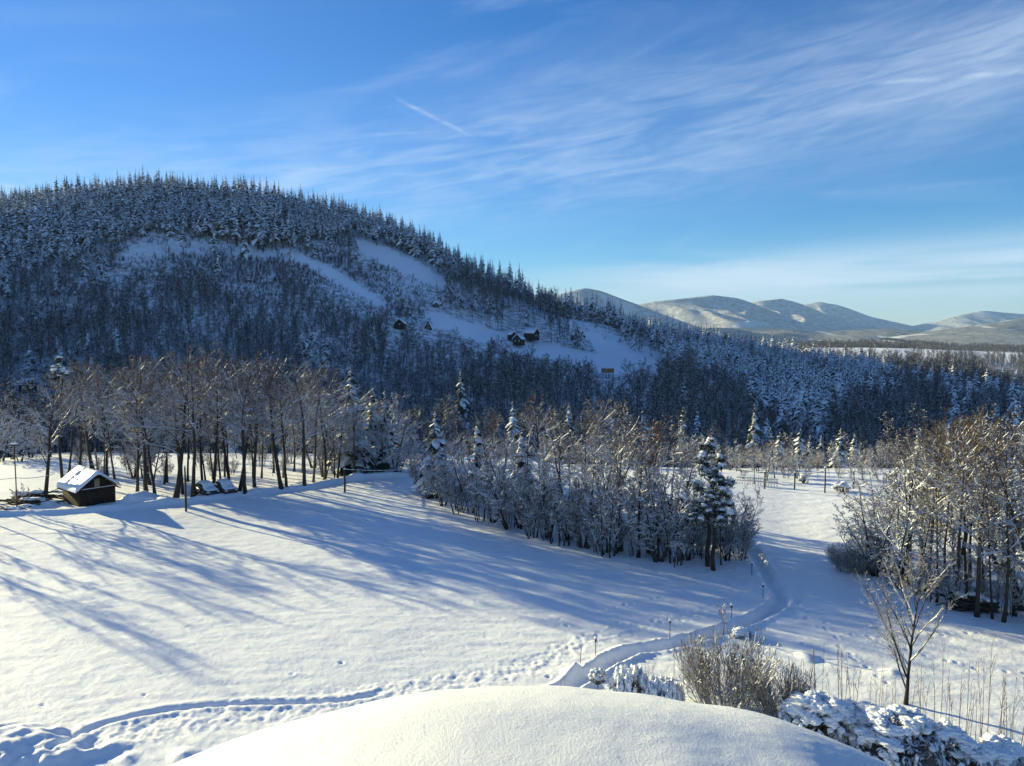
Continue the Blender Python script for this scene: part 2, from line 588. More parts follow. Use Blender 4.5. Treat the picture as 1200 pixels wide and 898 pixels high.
def snow_mat(name, bumps=((3.0, .05), (18.0, .02)), spec=.25):
    m, nt, b = mat(name)
    tc = N(nt, 'ShaderNodeNewGeometry')
    prev = None
    for sc, st in bumps:
        t = N(nt, 'ShaderNodeTexNoise', inp={'Scale': sc, 'Detail': 6, 'Roughness': .65})
        nt.links.new(tc.outputs['Position'], t.inputs['Vector'])
        bp = N(nt, 'ShaderNodeBump', inp={'Strength': 1.0, 'Distance': st})
        nt.links.new(t.outputs[0], bp.inputs['Height'])
        if prev is not None:
            nt.links.new(prev, bp.inputs['Normal'])
        prev = bp.outputs[0]
    nt.links.new(prev, b.inputs['Normal'])
    b.inputs['Base Color'].default_value = (*SNOWC, 1)
    b.inputs['Roughness'].default_value = .55
    b.inputs['Specular IOR Level'].default_value = spec
    return m


def frosted(name, dark, thr=.15, soft=.3, nscale=3.0, namt=.5, dark2=None, snowc=SNOWC, useattr=True):
    """bark or needles with snow lying on whatever faces up"""
    m, nt, b = mat(name)
    g = N(nt, 'ShaderNodeNewGeometry')
    sep = N(nt, 'ShaderNodeSeparateXYZ')
    nt.links.new(g.outputs['True Normal'], sep.inputs[0])
    tc = N(nt, 'ShaderNodeTexCoord')
    t = N(nt, 'ShaderNodeTexNoise', inp={'Scale': nscale, 'Detail': 4})
    nt.links.new(tc.outputs['Object'], t.inputs['Vector'])
    x = M_(nt, 'ADD', sep.outputs[2], M_(nt, 'MULTIPLY', M_(nt, 'SUBTRACT', t.outputs[0], .5), namt * 2))
    if useattr:
        at_ = N(nt, 'ShaderNodeAttribute', attribute_name='snow')
        x = M_(nt, 'ADD', x, M_(nt, 'SUBTRACT', at_.outputs['Fac'], 1.0))
    f = smooth(nt, x, thr - soft / 2, thr + soft / 2)
    oi = N(nt, 'ShaderNodeObjectInfo')
    d2 = dark2 or tuple(c * 1.7 for c in dark)
    dk = mixc(nt, oi.outputs['Random'], dark, d2)
    nt.links.new(mixc(nt, f, dk, snowc), b.inputs['Base Color'])
    b.inputs['Roughness'].default_value = .75
    b.inputs['Specular IOR Level'].default_value = .12
    return m


MT = {}
MT['ground'] = None
MT['snow'] = snow_mat('snow')
MT['roofsnow'] = snow_mat('roof_snow', ((1.2, .02), (45.0, .012), (160.0, .006)), .35)
MT['bark'] = frosted('bark', (.030, .026, .022), .42, .3, 1.3, .40, (.058, .049, .041))
MT['twig'] = frosted('twig', (.098, .070, .048), .08, .35, 1.1, .5, (.15, .105, .068))
MT['redtwig'] = frosted('red_twig', (.14, .065, .035), .3, .3, 1.1, .45, (.17, .085, .045))
MT['farwood'] = frosted('far_wood', (.032, .029, .028), .58, .4, .8, .5, (.055, .047, .042))
MT['needle'] = frosted('needle', (.013, .025, .018), .34, .42, .9, .55, (.024, .036, .02))
MT['needle_near'] = frosted('needle_near', (.016, .028, .018), .46, .4, 1.1, .55, (.028, .04, .024))
MT['leaf'] = frosted('leaf', (.02, .034, .015), .30, .25, 2.2, .35, (.035, .045, .02))
MT['darkwood'] = plain('dark_wood', (.030, .021, .016), .85, .4, 4)
MT['wood'] = plain('wood', (.16, .10, .06), .8, .35, 5)
MT['palewood'] = plain('pale_wood', (.30, .22, .14), .8, .2, 5)
MT['warmwood'] = plain('warm_wood', (.42, .17, .05), .8, .25, 3)
MT['post'] = plain('post_wood', (.055, .045, .04), .9, .3, 6)
MT['metal'] = plain('dark_metal', (.03, .03, .032), .45, .2, 6, .5, .6)
MT['paint'] = plain('car_paint', (.018, .02, .026), .3, .1, 3, .5)
MT['paint2'] = plain('car_paint_red', (.05, .018, .018), .3, .1, 3, .5)
MT['glass'] = plain('glass', (.02, .025, .03), .08, .1, 3, .6)
MT['rubber'] = plain('rubber', (.015, .015, .015), .9, .1, 5)
MT['white'] = plain('white_paint', (.75, .75, .74), .6, .05, 5)
MT['paletwig'] = frosted('pale_twig', (.20, .18, .155), -.10, .4, 2.5, .5, (.24, .21, .18))
MT['stem'] = frosted('stem', (.13, .10, .075), .36, .3, 3, .5, (.17, .13, .09))
MT['wall'] = plain('plaster', (.35, .31, .27), .9, .15, 2)


def ground_mat():
    m, nt, b = mat('ground_snow')
    g = N(nt, 'ShaderNodeNewGeometry')
    sep = N(nt, 'ShaderNodeSeparateXYZ')
    nt.links.new(g.outputs['Position'], sep.inputs[0])
    prev = None
    for sc, st in ((.9, .06), (5.0, .03), (28.0, .012)):
        t = N(nt, 'ShaderNodeTexNoise', inp={'Scale': sc, 'Detail': 5, 'Roughness': .6})
        nt.links.new(g.outputs['Position'], t.inputs['Vector'])
        bp = N(nt, 'ShaderNodeBump', inp={'Strength': .8, 'Distance': st})
        nt.links.new(t.outputs[0], bp.inputs['Height'])
        if prev is not None:
            nt.links.new(prev, bp.inputs['Normal'])
        prev = bp.outputs[0]
    nt.links.new(prev, b.inputs['Normal'])
    # far valley: woods and hedges between the white fields
    mp = N(nt, 'ShaderNodeMapping')
    mp.inputs['Scale'].default_value = (.0060, .0026, 0)
    nt.links.new(g.outputs['Position'], mp.inputs[0])
    t = N(nt, 'ShaderNodeTexNoise', inp={'Scale': 1.0, 'Detail': 7, 'Roughness': .68})
    nt.links.new(mp.outputs[0], t.inputs['Vector'])
    woods = smooth(nt, t.outputs[0], .41, .45)
    far = smooth(nt, sep.outputs[1], 1080, 1250)
    t2 = N(nt, 'ShaderNodeTexNoise', inp={'Scale': .02, 'Detail': 6})
    nt.links.new(g.outputs['Position'], t2.inputs['Vector'])
    wc = mixc(nt, smooth(nt, t2.outputs[0], .35, .7), (.07, .07, .08), (.27, .27, .29))
    # dry scrub and grass pushing through the snow on the hillside
    t3 = N(nt, 'ShaderNodeTexNoise', inp={'Scale': .35, 'Detail': 8, 'Roughness': .75})
    nt.links.new(g.outputs['Position'], t3.inputs['Vector'])
    sca = N(nt, 'ShaderNodeAttribute', attribute_name='snow')
    hill = M_(nt, 'SUBTRACT', 1.0, sca.outputs['Fac'])
    scr = M_(nt, 'MULTIPLY', M_(nt, 'MULTIPLY', smooth(nt, t3.outputs[0], .40, .60), hill), .85)
    c = mixc(nt, scr, SNOWC, (.12, .10, .09))
    c = mixc(nt, M_(nt, 'MULTIPLY', woods, far), c, wc)
    nt.links.new(c, b.inputs['Base Color'])
    b.inputs['Roughness'].default_value = .55
    b.inputs['Specular IOR Level'].default_value = .25
    return m


MT['ground'] = ground_mat()


def mountain_mat(name, light):
    m, nt, b = mat(name)
    g = N(nt, 'ShaderNodeNewGeometry')
    t = N(nt, 'ShaderNodeTexNoise', inp={'Scale': .022, 'Detail': 10, 'Roughness': .78})
    nt.links.new(g.outputs['Position'], t.inputs['Vector'])
    t2 = N(nt, 'ShaderNodeTexNoise', inp={'Scale': .0032, 'Detail': 4, 'Roughness': .5, 'Distortion': .6})
    nt.links.new(g.outputs['Position'], t2.inputs['Vector'])
    c = mixc(nt, smooth(nt, t.outputs[0], .35, .68), tuple(.42 * l for l in light), light)
    c = mixc(nt, smooth(nt, t2.outputs[0], .62, .66), c, (.82, .83, .85))
    nt.links.new(c, b.inputs['Base Color'])
    b.inputs['Roughness'].default_value = .9
    bp = N(nt, 'ShaderNodeBump', inp={'Strength': 1.0, 'Distance': 30})
    nt.links.new(t.outputs[0], bp.inputs['Height'])
    nt.links.new(bp.outputs[0], b.inputs['Normal'])
    return m


# ------------------------------------------------------------------ where the hill is open: pistes and scrub
def inside(px, py, poly):
    res = np.zeros(px.shape, bool)
    n = len(poly)
    for i in range(n):
        (x0, y0), (x1, y1) = poly[i], poly[(i + 1) % n]
        c = ((y0 > py) != (y1 > py)) & (px < (x1 - x0) * (py - y0) / ((y1 - y0) + 1e-9) + x0)
        res ^= c
    return res


PISTES = [[(416, 278), (442, 284), (482, 303), (524, 328), (520, 340), (490, 330), (450, 313), (424, 298)],
          [(325, 291), (352, 297), (388, 313), (422, 335), (452, 353), (462, 362), (440, 361), (405, 344), (365, 316), (335, 302)],
          [(497, 366), (520, 368), (560, 379), (600, 394), (645, 402), (690, 412), (720, 418), (785, 427), (765, 437), (730, 441), (705, 438), (690, 431), (640, 421), (600, 412), (565, 403), (535, 394), (510, 384), (500, 377)],
          [(655, 372), (690, 388), (735, 406), (788, 427), (740, 430), (700, 414), (692, 400), (668, 384)]]
SCRUB = [[(130, 305), (170, 282), (230, 280), (320, 293), (345, 302), (310, 330), (330, 345), (320, 360), (270, 345), (240, 316), (150, 312)],
         [(630, 362), (655, 367), (700, 383), (760, 408), (785, 424), (735, 406), (690, 386), (655, 372)],
         [(330, 300), (365, 316), (420, 340), (410, 300), (370, 290)], [(440, 300), (500, 335), (520, 365), (470, 355), (420, 330)]]
SPLINE = np.array([(-400, 350), (0, 335), (60, 318), (110, 302), (150, 287), (200, 280), (260, 286), (310, 293), (350, 290), (400, 284), (420, 280), (480, 300), (525, 329), (600, 350), (640, 362), (700, 381), (760, 405), (795, 420)])
RIGHTSP = [(775, 385), (850, 395), (900, 400), (965, 410), (1010, 430), (1035, 465), (1015, 520), (945, 530), (885, 505), (835, 455), (790, 440)]


# ------------------------------------------------------------------ ground sheet
def build_ground():
    azs = np.concatenate([np.linspace(-180, -60, 30, endpoint=False), np.linspace(-60, -38, 45, endpoint=False), np.linspace(-38, 38, 620),
                          np.linspace(38, 60, 40)[1:], np.linspace(60, 180, 30)[1:]])
    azs = np.radians(azs)
    rs = np.concatenate([np.geomspace(2, 22, 24, endpoint=False), np.geomspace(22, 118, 560, endpoint=False), np.geomspace(118, 700, 150, endpoint=False), np.geomspace(700, 11800, 70)])
    A, Rr = np.meshgrid(azs, rs)
    x, y = Rr * np.sin(A), Rr * np.cos(A)
    z = hbase(x, y)
    inner = Rr < 140
    dz = np.zeros_like(z)
    dz[inner] = hdetail(x[inner], y[inner])
    # rolling relief of the hillside
    far = np.clip((Rr - 130) / 120, 0, 1) * np.clip((1400 - Rr) / 400, 0, 1)
    z = z + dz + far * (2.2 * vnoise(x / 42, y / 42, 21) + .7 * vnoise(x / 14, y / 14, 22))
    P_ = np.stack([x, y, z], -1)
    px, py = proj(P_)
    hillm = (Rr > 118) & (Rr < 900) & (y > 90)
    clean = np.ones(A.shape)
    clean[hillm] = .05
    for poly in SCRUB:
        m = hillm & inside(px, py, poly)
        clean[m] = .45
    m = hillm & inside(px, py, SCRUB[0]) & (py < 300 + .06 * np.abs(px - 230)) | hillm & inside(px, py, SCRUB[1])
    clean[m] = .75
    for poly in PISTES:
        clean[hillm & inside(px, py, poly)] = 1
    clean = np.where(hillm, np.maximum(clean, np.clip((150 - Rr) / 30, 0, 1)), 1)
    nr, na = A.shape
    i = np.arange(nr - 1)[:, None] * na
    j = np.arange(na - 1)[None]
    f = np.stack([i + j, i + na + j, i + na + j + 1, i + j + 1], -1).reshape(-1, 4)[:, ::-1]
    me = new_mesh('ground', P_.reshape(-1, 3), [f], MT['ground'], True, clean.ravel())
    tag(link('ground', me), kind='structure')


build_ground()


# ------------------------------------------------------------------ far mountains
def mountain(prof, dist, depth, base_z, m, seed, skew=.5):
    """prof: (px, py) of the crest; a ridge with spurs running down to the valley"""
    prof = np.array(prof, float)
    X = np.linspace(prof[0, 0], prof[-1, 0], 220)
    # smooth the crest
    cr = np.interp(X, prof[:, 0], prof[:, 1])
    k = np.ones(9) / 9
    cr = np.convolve(np.pad(cr, 4, 'edge'), k, 'valid')
    P = pt(X, cr, np.full_like(X, dist))
    v = np.linspace(-1, 1, 90)
    hgt = np.maximum(P[:, 2] - base_z, 1)
    XX = P[:, 0][None] + 0 * v[:, None]
    YY = dist + v[:, None] * depth + 0 * XX
    # spurs: ridged folds that lean with the slope
    u = XX / 330.0 + v[:, None] * 1.3
    fold = 1 - np.abs(vnoise(u + seed * 3.1, v[:, None] * 1.5 + 0 * u, seed)) * 1.0
    fold2 = 1 - np.abs(vnoise(u * 2.7 + seed, v[:, None] * 4 + 0 * u, seed + 3))
    env = np.clip(1 - np.abs(v), 0, 1)[:, None] ** 0.85
    mid = np.clip(np.abs(v) * 2.6, 0, 1)[:, None]
    zz = base_z + hgt[None] * env * (1 - mid * (.60 * (1 - fold) + .24 * (1 - fold2)))
    nr, na = XX.shape
    i = np.arange(nr - 1)[:, None] * na
    j = np.arange(na - 1)[None]
    f = np.stack([i + j, i + j + 1, i + na + j + 1, i + na + j], -1).reshape(-1, 4)
    me = new_mesh('mountain', np.stack([XX, YY, zz], -1).reshape(-1, 3), [f], m, True)
    return tag(link('mountain', me), kind='structure')


mm1 = mountain_mat('mountain_forest', (.80, .81, .83))
mm2 = mountain_mat('mountain_near_woods', (.42, .42, .43))
mountain([(500, 395), (600, 370), (650, 345), (685, 336), (705, 340), (730, 350), (775, 367), (820, 384), (850, 394)], 4600, 900, -42, mm1, 2)
mountain([(690, 394), (720, 362), (760, 354), (790, 350), (835, 345), (865, 349), (900, 362), (940, 378), (985, 392)], 5600, 1000, -42, mm1, 5)
mountain([(830, 394), (860, 362), (885, 353), (915, 349), (935, 354), (975, 371), (1010, 383), (1040, 392)], 6500, 1000, -42, mm1, 8)
mountain([(900, 392), (935, 358), (960, 353), (985, 358), (1020, 371), (1060, 380), (1100, 388), (1120, 392)], 7400, 1100, -42, mm1, 11)
mountain([(1000, 392), (1060, 384), (1100, 376), (1130, 367), (1150, 363), (1175, 366), (1200, 368), (1260, 362), (1330, 372), (1420, 392)], 7000, 1000, -42, mm1, 14)
mountain([(1040, 396), (1090, 388), (1130, 383), (1170, 377), (1205, 371), (1260, 362), (1330, 362), (1420, 392)], 3900, 700, -36, mm2, 17)
mountain([(760, 393), (830, 384), (900, 385), (960, 388), (1040, 385), (1100, 389), (1150, 394)], 4300, 500, -40, mm2, 19)

# ------------------------------------------------------------------ trees
def unit(v):
    return v / (np.linalg.norm(v, axis=-1, keepdims=True) + 1e-9)


def diamonds(p0, p1, r0, r1, snow):
    """thin prisms whose upper half is the lying snow; snow (n,) 0..1"""
    d = unit(p1 - p0)
    z = np.array([0, 0, 1.0])
    s = np.cross(d, z)
    n = np.linalg.norm(s, axis=1, keepdims=True)
    s = np.where(n > .08, s / (n + 1e-9), np.array([1.0, 0, 0]))
    u = np.cross(s, d)
    hor = np.clip(np.linalg.norm(d[:, :2], axis=1), 0, 1)
    thick = (.026 * np.clip(snow, 0, 2) * (.25 + .75 * hor))[:, None]
    q = []
    for p, r in ((p0, r0), (p1, r1)):
        r = r[:, None]
        w_ = np.maximum(r, .55 * (r + thick))
        q += [p - s * w_, p + u * (r + thick), p + s * w_, p - s * w_, p - u * r, p + s * w_]
    V = np.stack(q, 1)
    m = len(p0)
    b = np.arange(m)[:, None] * 12
    f = np.concatenate([b + np.array([[i, j, j + 6, i + 6]]) for i, j in ((0, 1), (1, 2), (5, 4), (4, 3))])
    at_ = np.zeros((m, 12))
    at_[:, [0, 1, 2, 6, 7, 8]] = (np.clip(snow, 0, 1.2) * (.45 + .7 * hor) + .30)[:, None]
    at_[:, [3, 4, 5, 9, 10, 11]] = -.2
    return V.reshape(-1, 3), f, at_.ravel()


def grow(rng, P):
    """level by level; returns list of (points (n,k,3), radii (n,k)) per level"""
    ns = P.get('stems', 1)
    st = np.zeros((ns, 3))
    if ns > 1:
        a = rng.uniform(0, 2 * np.pi, ns)
        st[:, 0], st[:, 1] = np.cos(a) * P.get('base', .1) * rng.uniform(.3, 1, ns), np.sin(a) * P.get('base', .1) * rng.uniform(.3, 1, ns)
    lean = P.get('lean', .05)
    if ns > 1:
        d = np.stack([np.cos(a) * P.get('fan', .3), np.sin(a) * P.get('fan', .3), np.ones(ns)], -1) + rng.normal(0, lean, (ns, 3))
    else:
        d = np.array([[0, 0, 1.0]]) + rng.normal(0, lean, (1, 3)) * np.array([1, 1, 0])
    d = unit(d)
    L = P['H'] * np.where(np.arange(ns) == 0, 1.0, rng.uniform(.6, 1, ns)) * P.get('stemlen', .95)
    r = np.full(ns, P['r']) * np.where(np.arange(ns) == 0, 1, rng.uniform(.5, 1, ns))
    out = []
    for lv in range(len(P['seg'])):
        k = P['seg'][lv]
        pts = [st]
        p, dd = st, d
        for i in range(k):
            dd = unit(dd + rng.normal(0, P['jit'][lv], dd.shape) + np.array([0, 0, P['up'][lv]]))
            p = p + dd * (L / k)[:, None]
            pts.append(p)
        pts = np.stack(pts, 1)
        tt = np.linspace(0, 1, k + 1)[None]
        rad = r[:, None] * (1 - tt * P['taper'][lv])
        out.append((pts, np.maximum(rad, P.get('rmin', .008))))
        if lv + 1 == len(P['seg']):
            break
        c = P['nch'][lv]
        n = len(pts)
        f = P['start'][lv] + (1 - P['start'][lv]) * (np.arange(c)[None] + rng.uniform(0, 1, (n, c))) / c
        f = np.clip(f, 0, .995)
        idx = f * k
        i0 = np.floor(idx).astype(int)
        fr = (idx - i0)[..., None]
        rows = np.arange(n)[:, None]
        pos = pts[rows, i0] * (1 - fr) + pts[rows, i0 + 1] * fr
        ax = unit(pts[rows, i0 + 1] - pts[rows, i0])
        rv = unit(rng.normal(0, 1, ax.shape))
        perp = unit(np.cross(ax, rv))
        if lv == 0 or P.get('flat', 0):
            perp = unit(perp * np.array([1, 1, 1 - P.get('flat', .3)]))
        ang = np.radians(P['ang'][lv] + rng.normal(0, P.get('angj', 9), (n, c)))[..., None]
        d = ax * np.cos(ang) + perp * np.sin(ang)
        shape = P.get('shape', lambda q: 1 - .55 * q)
        fl = (f - P['start'][lv]) / (1 - P['start'][lv] + 1e-6)
        sf = shape(fl) if lv == 0 else 1 - .5 * fl
        Lc = L[:, None] * P['lr'][lv] * sf * rng.uniform(.65, 1.15, (n, c))
        rc = np.interp(f.ravel(), [0, 1], [1, 1 - P['taper'][lv]]).reshape(f.shape) * r[:, None] * P['rr'][lv]
        st, d, L, r = pos.reshape(-1, 3), unit(d.reshape(-1, 3)), Lc.ravel(), rc.ravel()
    return out


def bare_template(seed, P, tmat, bmat):
    rng = np.random.default_rng(seed)
    lv = grow(rng, P)
    H = P['H']
    tr = MB()
    for q in range(P.get('trunk_levels', 2)):
        pts, rad = lv[q]
        for a, b in zip(pts, rad):
            if q == 0:
                b = b.copy()
                b[0] *= 1.35
            tr.tube(a, b, 7 if q == 0 else 4, cap=True, a=P.get('snow', .9) - (0 if q else .25))
    for q in range(1, P.get('trunk_levels', 2)):
        pts, rad = lv[q]
        p0, p1 = pts[:, :-1].reshape(-1, 3), pts[:, 1:].reshape(-1, 3)
        r0, r1 = rad[:, :-1].ravel(), rad[:, 1:].ravel()
        V, f, a_ = diamonds(p0 + [0, 0, .004], p1 + [0, 0, .004], r0 * 1.02, r1 * 1.02, np.full(len(p0), 1.5 * P.get('snow', .9)))
        tr.add(V, f, a_ + .1)
    cr = MB()
    for q in range(P.get('trunk_levels', 2), len(lv)):
        pts, rad = lv[q]
        p0, p1 = pts[:, :-1].reshape(-1, 3), pts[:, 1:].reshape(-1, 3)
        r0, r1 = rad[:, :-1].ravel(), rad[:, 1:].ravel()
        zz = p0[:, 2] / H
        sn = P.get('snow', .9) * np.interp(zz, [0, .6, .95, 1.2], [1, 1, P.get('topsnow', .5), P.get('topsnow', .5)])
        sn = np.clip(sn * rng.uniform(.6, 1.2, len(zz)), 0, 1.1) * (.38 if q == len(lv) - 1 else .68 if q == len(lv) - 2 else 1)
        V, f, a_ = diamonds(p0, p1, r0, r1, sn * P.get('load', 1))
        cr.add(V, f, a_)
    return tr.mesh('bare_trunk', tmat), cr.mesh('bare_crown', bmat), H


TALL = dict(H=15, r=.17, seg=(9, 5, 4, 3, 2), jit=(.05, .13, .17, .2, .25), up=(.02, .13, .07, .03, .0), taper=(.85, .8, .75, .7, .6),
            nch=(19, 8, 5, 4), start=(.34, .2, .15, .1), ang=(50, 44, 44, 45), lr=(.34, .42, .44, .5), rr=(.46, .55, .6, .75), rmin=.011, snow=1.0, topsnow=.22, load=1.0, lean=.035,
            shape=lambda q: .75 + .5 * np.sin(np.clip(q, 0, 1) * 3.0) - .55 * q ** 2)
BUSHY = dict(H=9.5, r=.14, stems=3, base=.35, fan=.28, seg=(8, 5, 4, 3, 2), jit=(.08, .16, .2, .24, .28), up=(.02, .06, .02, -.01, -.02), taper=(.85, .8, .75, .7, .6),
             nch=(14, 7, 5, 4), start=(.14, .15, .1, .1), ang=(58, 48, 46, 48), lr=(.36, .42, .45, .5), rr=(.42, .5, .55, .7), rmin=.010, snow=1.05, topsnow=.48, load=1.2, lean=.06)
POLE = dict(H=11, r=.09, seg=(8, 4, 3, 2), jit=(.04, .14, .2, .25), up=(.02, .12, .06, .0), taper=(.85, .8, .7, .6),
            nch=(20, 9, 7), start=(.4, .15, .1), ang=(45, 42, 45), lr=(.2, .45, .5), rr=(.4, .5, .65), rmin=.008, snow=.95, topsnow=.6, lean=.04)
BRUSH = dict(H=7.5, r=.07, stems=7, base=.9, fan=.25, seg=(6, 4, 3, 2), jit=(.08, .16, .22, .25), up=(.04, .12, .05, .0), taper=(.85, .8, .7, .6),
             nch=(13, 8, 6), start=(.2, .15, .1), ang=(42, 42, 45), lr=(.32, .45, .5), rr=(.45, .55, .7), rmin=.009, snow=1.0, topsnow=.7, load=1.2, lean=.08)
tall = [bare_template(11 + i, {**TALL, 'H': h, 'r': r, 'start': (s, .2, .15, .1), 'lean': l}, MT['bark'], MT['twig'])
        for i, (h, r, s, l) in enumerate([(15, .19, .34, .03), (15, .16, .42, .05), (14, .20, .28, .06), (16, .15, .45, .03), (14, .17, .36, .04)])]
twin = [bare_template(31 + i, {**TALL, 'H': 14.5, 'r': .15, 'stems': 2, 'base': .5, 'fan': .09, 'nch': (14, 7, 5, 4)}, MT['bark'], MT['twig']) for i in range(2)]
bushy = [bare_template(41 + i, {**BUSHY, 'stems': st, 'fan': fn}, MT['bark'], MT['twig']) for i, (st, fn) in enumerate([(3, .28), (2, .2), (4, .35), (3, .4)])]
poles_ = [bare_template(51 + i, {**POLE, 'start': (s, .15, .1)}, MT['bark'], MT['twig']) for i, s in enumerate((.4, .5, .3))]
redp = [bare_template(61 + i, {**POLE, 'H': 10, 'topsnow': .2, 'snow': .55, 'nch': (22, 8, 6), 'ang': (32, 34, 40), 'start': (.25, .15, .1)}, MT['bark'], MT['redtwig']) for i in range(2)]
brush = [bare_template(71 + i, BRUSH, MT['bark'], MT['twig']) for i in range(3)]


def spruce_template(seed, H, Rm, start=.08, whorls=26, per=7, fine=True, droop=.55, mats=None):
    rng = np.random.default_rng(seed)
    tr = MB()
    k = 6
    tr.tube([(rng.normal(0, .01) * H * .2, rng.normal(0, .01) * H * .2, -.4 + (H + .4) * i / k) for i in range(k + 1)],
            np.linspace(.016 * H, .003 * H, k + 1), 6 if fine else 4, a=.5)
    cr = MB()
    zs = start + (1 - start) * (np.arange(whorls) + rng.uniform(0, .6, whorls)) / whorls
    az, zz, ln = [], [], []
    for z in zs:
        n = per if z < .85 else max(4, per - 2)
        a0 = rng.uniform(0, 6.28)
        for b in range(n):
            if rng.random() < .10:
                continue
            az.append(a0 + b * 6.283 / n + rng.normal(0, .22))
            zz.append(z * H + rng.normal(0, .012 * H))
            prof = (1 - (z - start * .6) / (1 - start * .6)) ** .72
            lowf = np.clip((z - start) / .12 + .55, 0, 1)
            ln.append(max(.05 * Rm, Rm * prof * lowf * rng.uniform(.55, 1.25) * (1 + .22 * math.sin(a0 + b * 1.9 + z * 9))))
    az, zz, ln = map(np.array, (az, zz, ln))
    n = len(az)
    o = np.stack([np.cos(az), np.sin(az), 0 * az], -1)
    s = np.stack([-np.sin(az), np.cos(az), 0 * az], -1)
    K = 4 if fine else 2
    t = np.linspace(0, 1, K + 1)
    dr = droop * rng.uniform(.7, 1.35, n)
    V = np.zeros((n, K + 1, 3, 3))
    for i, ti in enumerate(t):
        c = o * (ln * ti)[:, None]
        c[:, 2] = zz + ln * (.22 * ti - dr * 1.5 * ti ** 1.7)
        wd = ln * .34 * (np.array([.35, .95, 1.0, .7, .12])[i] if fine else np.array([.5, 1.05, .15])[i])
        for q, sd in enumerate((-1, 0, 1)):
            p = c + s * (wd * sd * rng.uniform(.7, 1.25, n))[:, None]
            if sd:
                p[:, 2] -= wd * rng.uniform(.35, .9, n)
                p += o * (wd * rng.uniform(-.25, .5, n))[:, None]
            V[:, i, q] = p
    b = np.arange(n)[:, None, None] * (K + 1) * 3 + np.arange(K)[None, :, None] * 3 + np.arange(2)[None, None]
    f = np.stack([b, b + 1, b + 4, b + 3], -1).reshape(-1, 4)
    sn = np.clip(rng.normal(.90 if fine else 1.0, .28, n), .2, 1.4)
    cr.add(V.reshape(-1, 3), f, np.repeat(sn, (K + 1) * 3))
    if fine:
        # hanging sprays along each bough
        m = 5
        for q in range(m):
            ti = rng.uniform(.25, .95, n)
            c = o * (ln * ti)[:, None]
            c[:, 2] = zz + ln * (.22 * ti - dr * 1.5 * ti ** 1.7)
            sd = rng.choice([-1, 1], n)
            L = ln * rng.uniform(.18, .36, n)
            tip = c + s * (sd * L * .8)[:, None] + o * (L * .5)[:, None]
            tip[:, 2] -= L * rng.uniform(.5, 1.0, n)
            b1 = c + o * (L * .28)[:, None]
            V = np.stack([c, b1, tip], 1)
            cr.add(V.reshape(-1, 3), np.arange(n * 3).reshape(-1, 3), np.repeat(sn * .9, 3))
    return tr, cr, H


def joined(tr, cr, name, mats):
    V = np.concatenate(tr.v + cr.v)
    a = np.concatenate(tr.a + cr.a)
    f3 = [q for q in tr.f3] + [q + tr.n for q in cr.f3]
    f4 = [q for q in tr.f4] + [q + tr.n for q in cr.f4]
    n3t, n4t = sum(map(len, tr.f3)), sum(map(len, tr.f4))
    faces, mi = [], []
    if f3:
        faces.append(np.concatenate(f3))
        mi.append(np.where(np.arange(len(faces[-1])) < n3t, 0, 1))
    if f4:
        faces.append(np.concatenate(f4))
        mi.append(np.where(np.arange(len(faces[-1])) < n4t, 0, 1))
    return dict(V=V, a=a, f=faces, mi=mi, mats=mats)


def jmesh(name, J):
    return new_mesh(name, J['V'], J['f'], J['mats'], False, J['a'], np.concatenate(J['mi']))


sp_hi = []
for i, (h, rm, st) in enumerate([(12, 2.7, .06), (13, 2.5, .08), (11, 2.8, .05)]):
    tr, cr, H = spruce_template(81 + i, h, rm, st, 26, 8)
    sp_hi.append((tr.mesh('spruce_trunk', MT['bark']), cr.mesh('spruce_crown', MT['needle_near']), H))
sp_lo = []
for i, (h, rm, st, wh) in enumerate([(17, 3.5, .10, 15), (18, 3.1, .26, 13), (16, 3.2, .36, 11), (17, 2.9, .30, 12), (19, 3.3, .16, 15)]):
    tr, cr, H = spruce_template(91 + i, h, rm, st, wh, 6, False, .6)
    sp_lo.append((joined(tr, cr, 'spruce', [MT['bark'], MT['needle']]), H))


def far_bare(seed, P):
    rng = np.random.default_rng(seed)
    lv = grow(rng, P)
    tr = MB()
    for a, b in zip(*lv[0]):
        tr.tube(a, b, 4, cap=False, a=.6)
    cr = MB()
    for pts, rad in lv[1:]:
        p0, p1 = pts[:, :-1].reshape(-1, 3), pts[:, 1:].reshape(-1, 3)
        r0, r1 = rad[:, :-1].ravel(), rad[:, 1:].ravel()
        sn = rng.uniform(.5, 1.15, len(p0))
        V, f, a_ = diamonds(p0, p1, r0, r1, sn * .9)
        cr.add(V, f, a_)
    return joined(tr, cr, 'tree', [MT['bark'], MT['farwood']]), P['H']


FARB = dict(H=12, r=.13, seg=(4, 2, 2, 1), jit=(.05, .15, .2, .2), up=(.02, .12, .05, .0), taper=(.8, .7, .6, .5), nch=(15, 6, 4), start=(.35, .2, .2),
            ang=(48, 45, 45), lr=(.34, .5, .6), rr=(.45, .6, .8), rmin=.026, lean=.05)
farb = [far_bare(101 + i, {**FARB, 'start': (s, .2, .2), 'H': h}) for i, (s, h) in enumerate([(.35, 12), (.25, 10), (.5, 14), (.3, 11), (.2, 8)])]


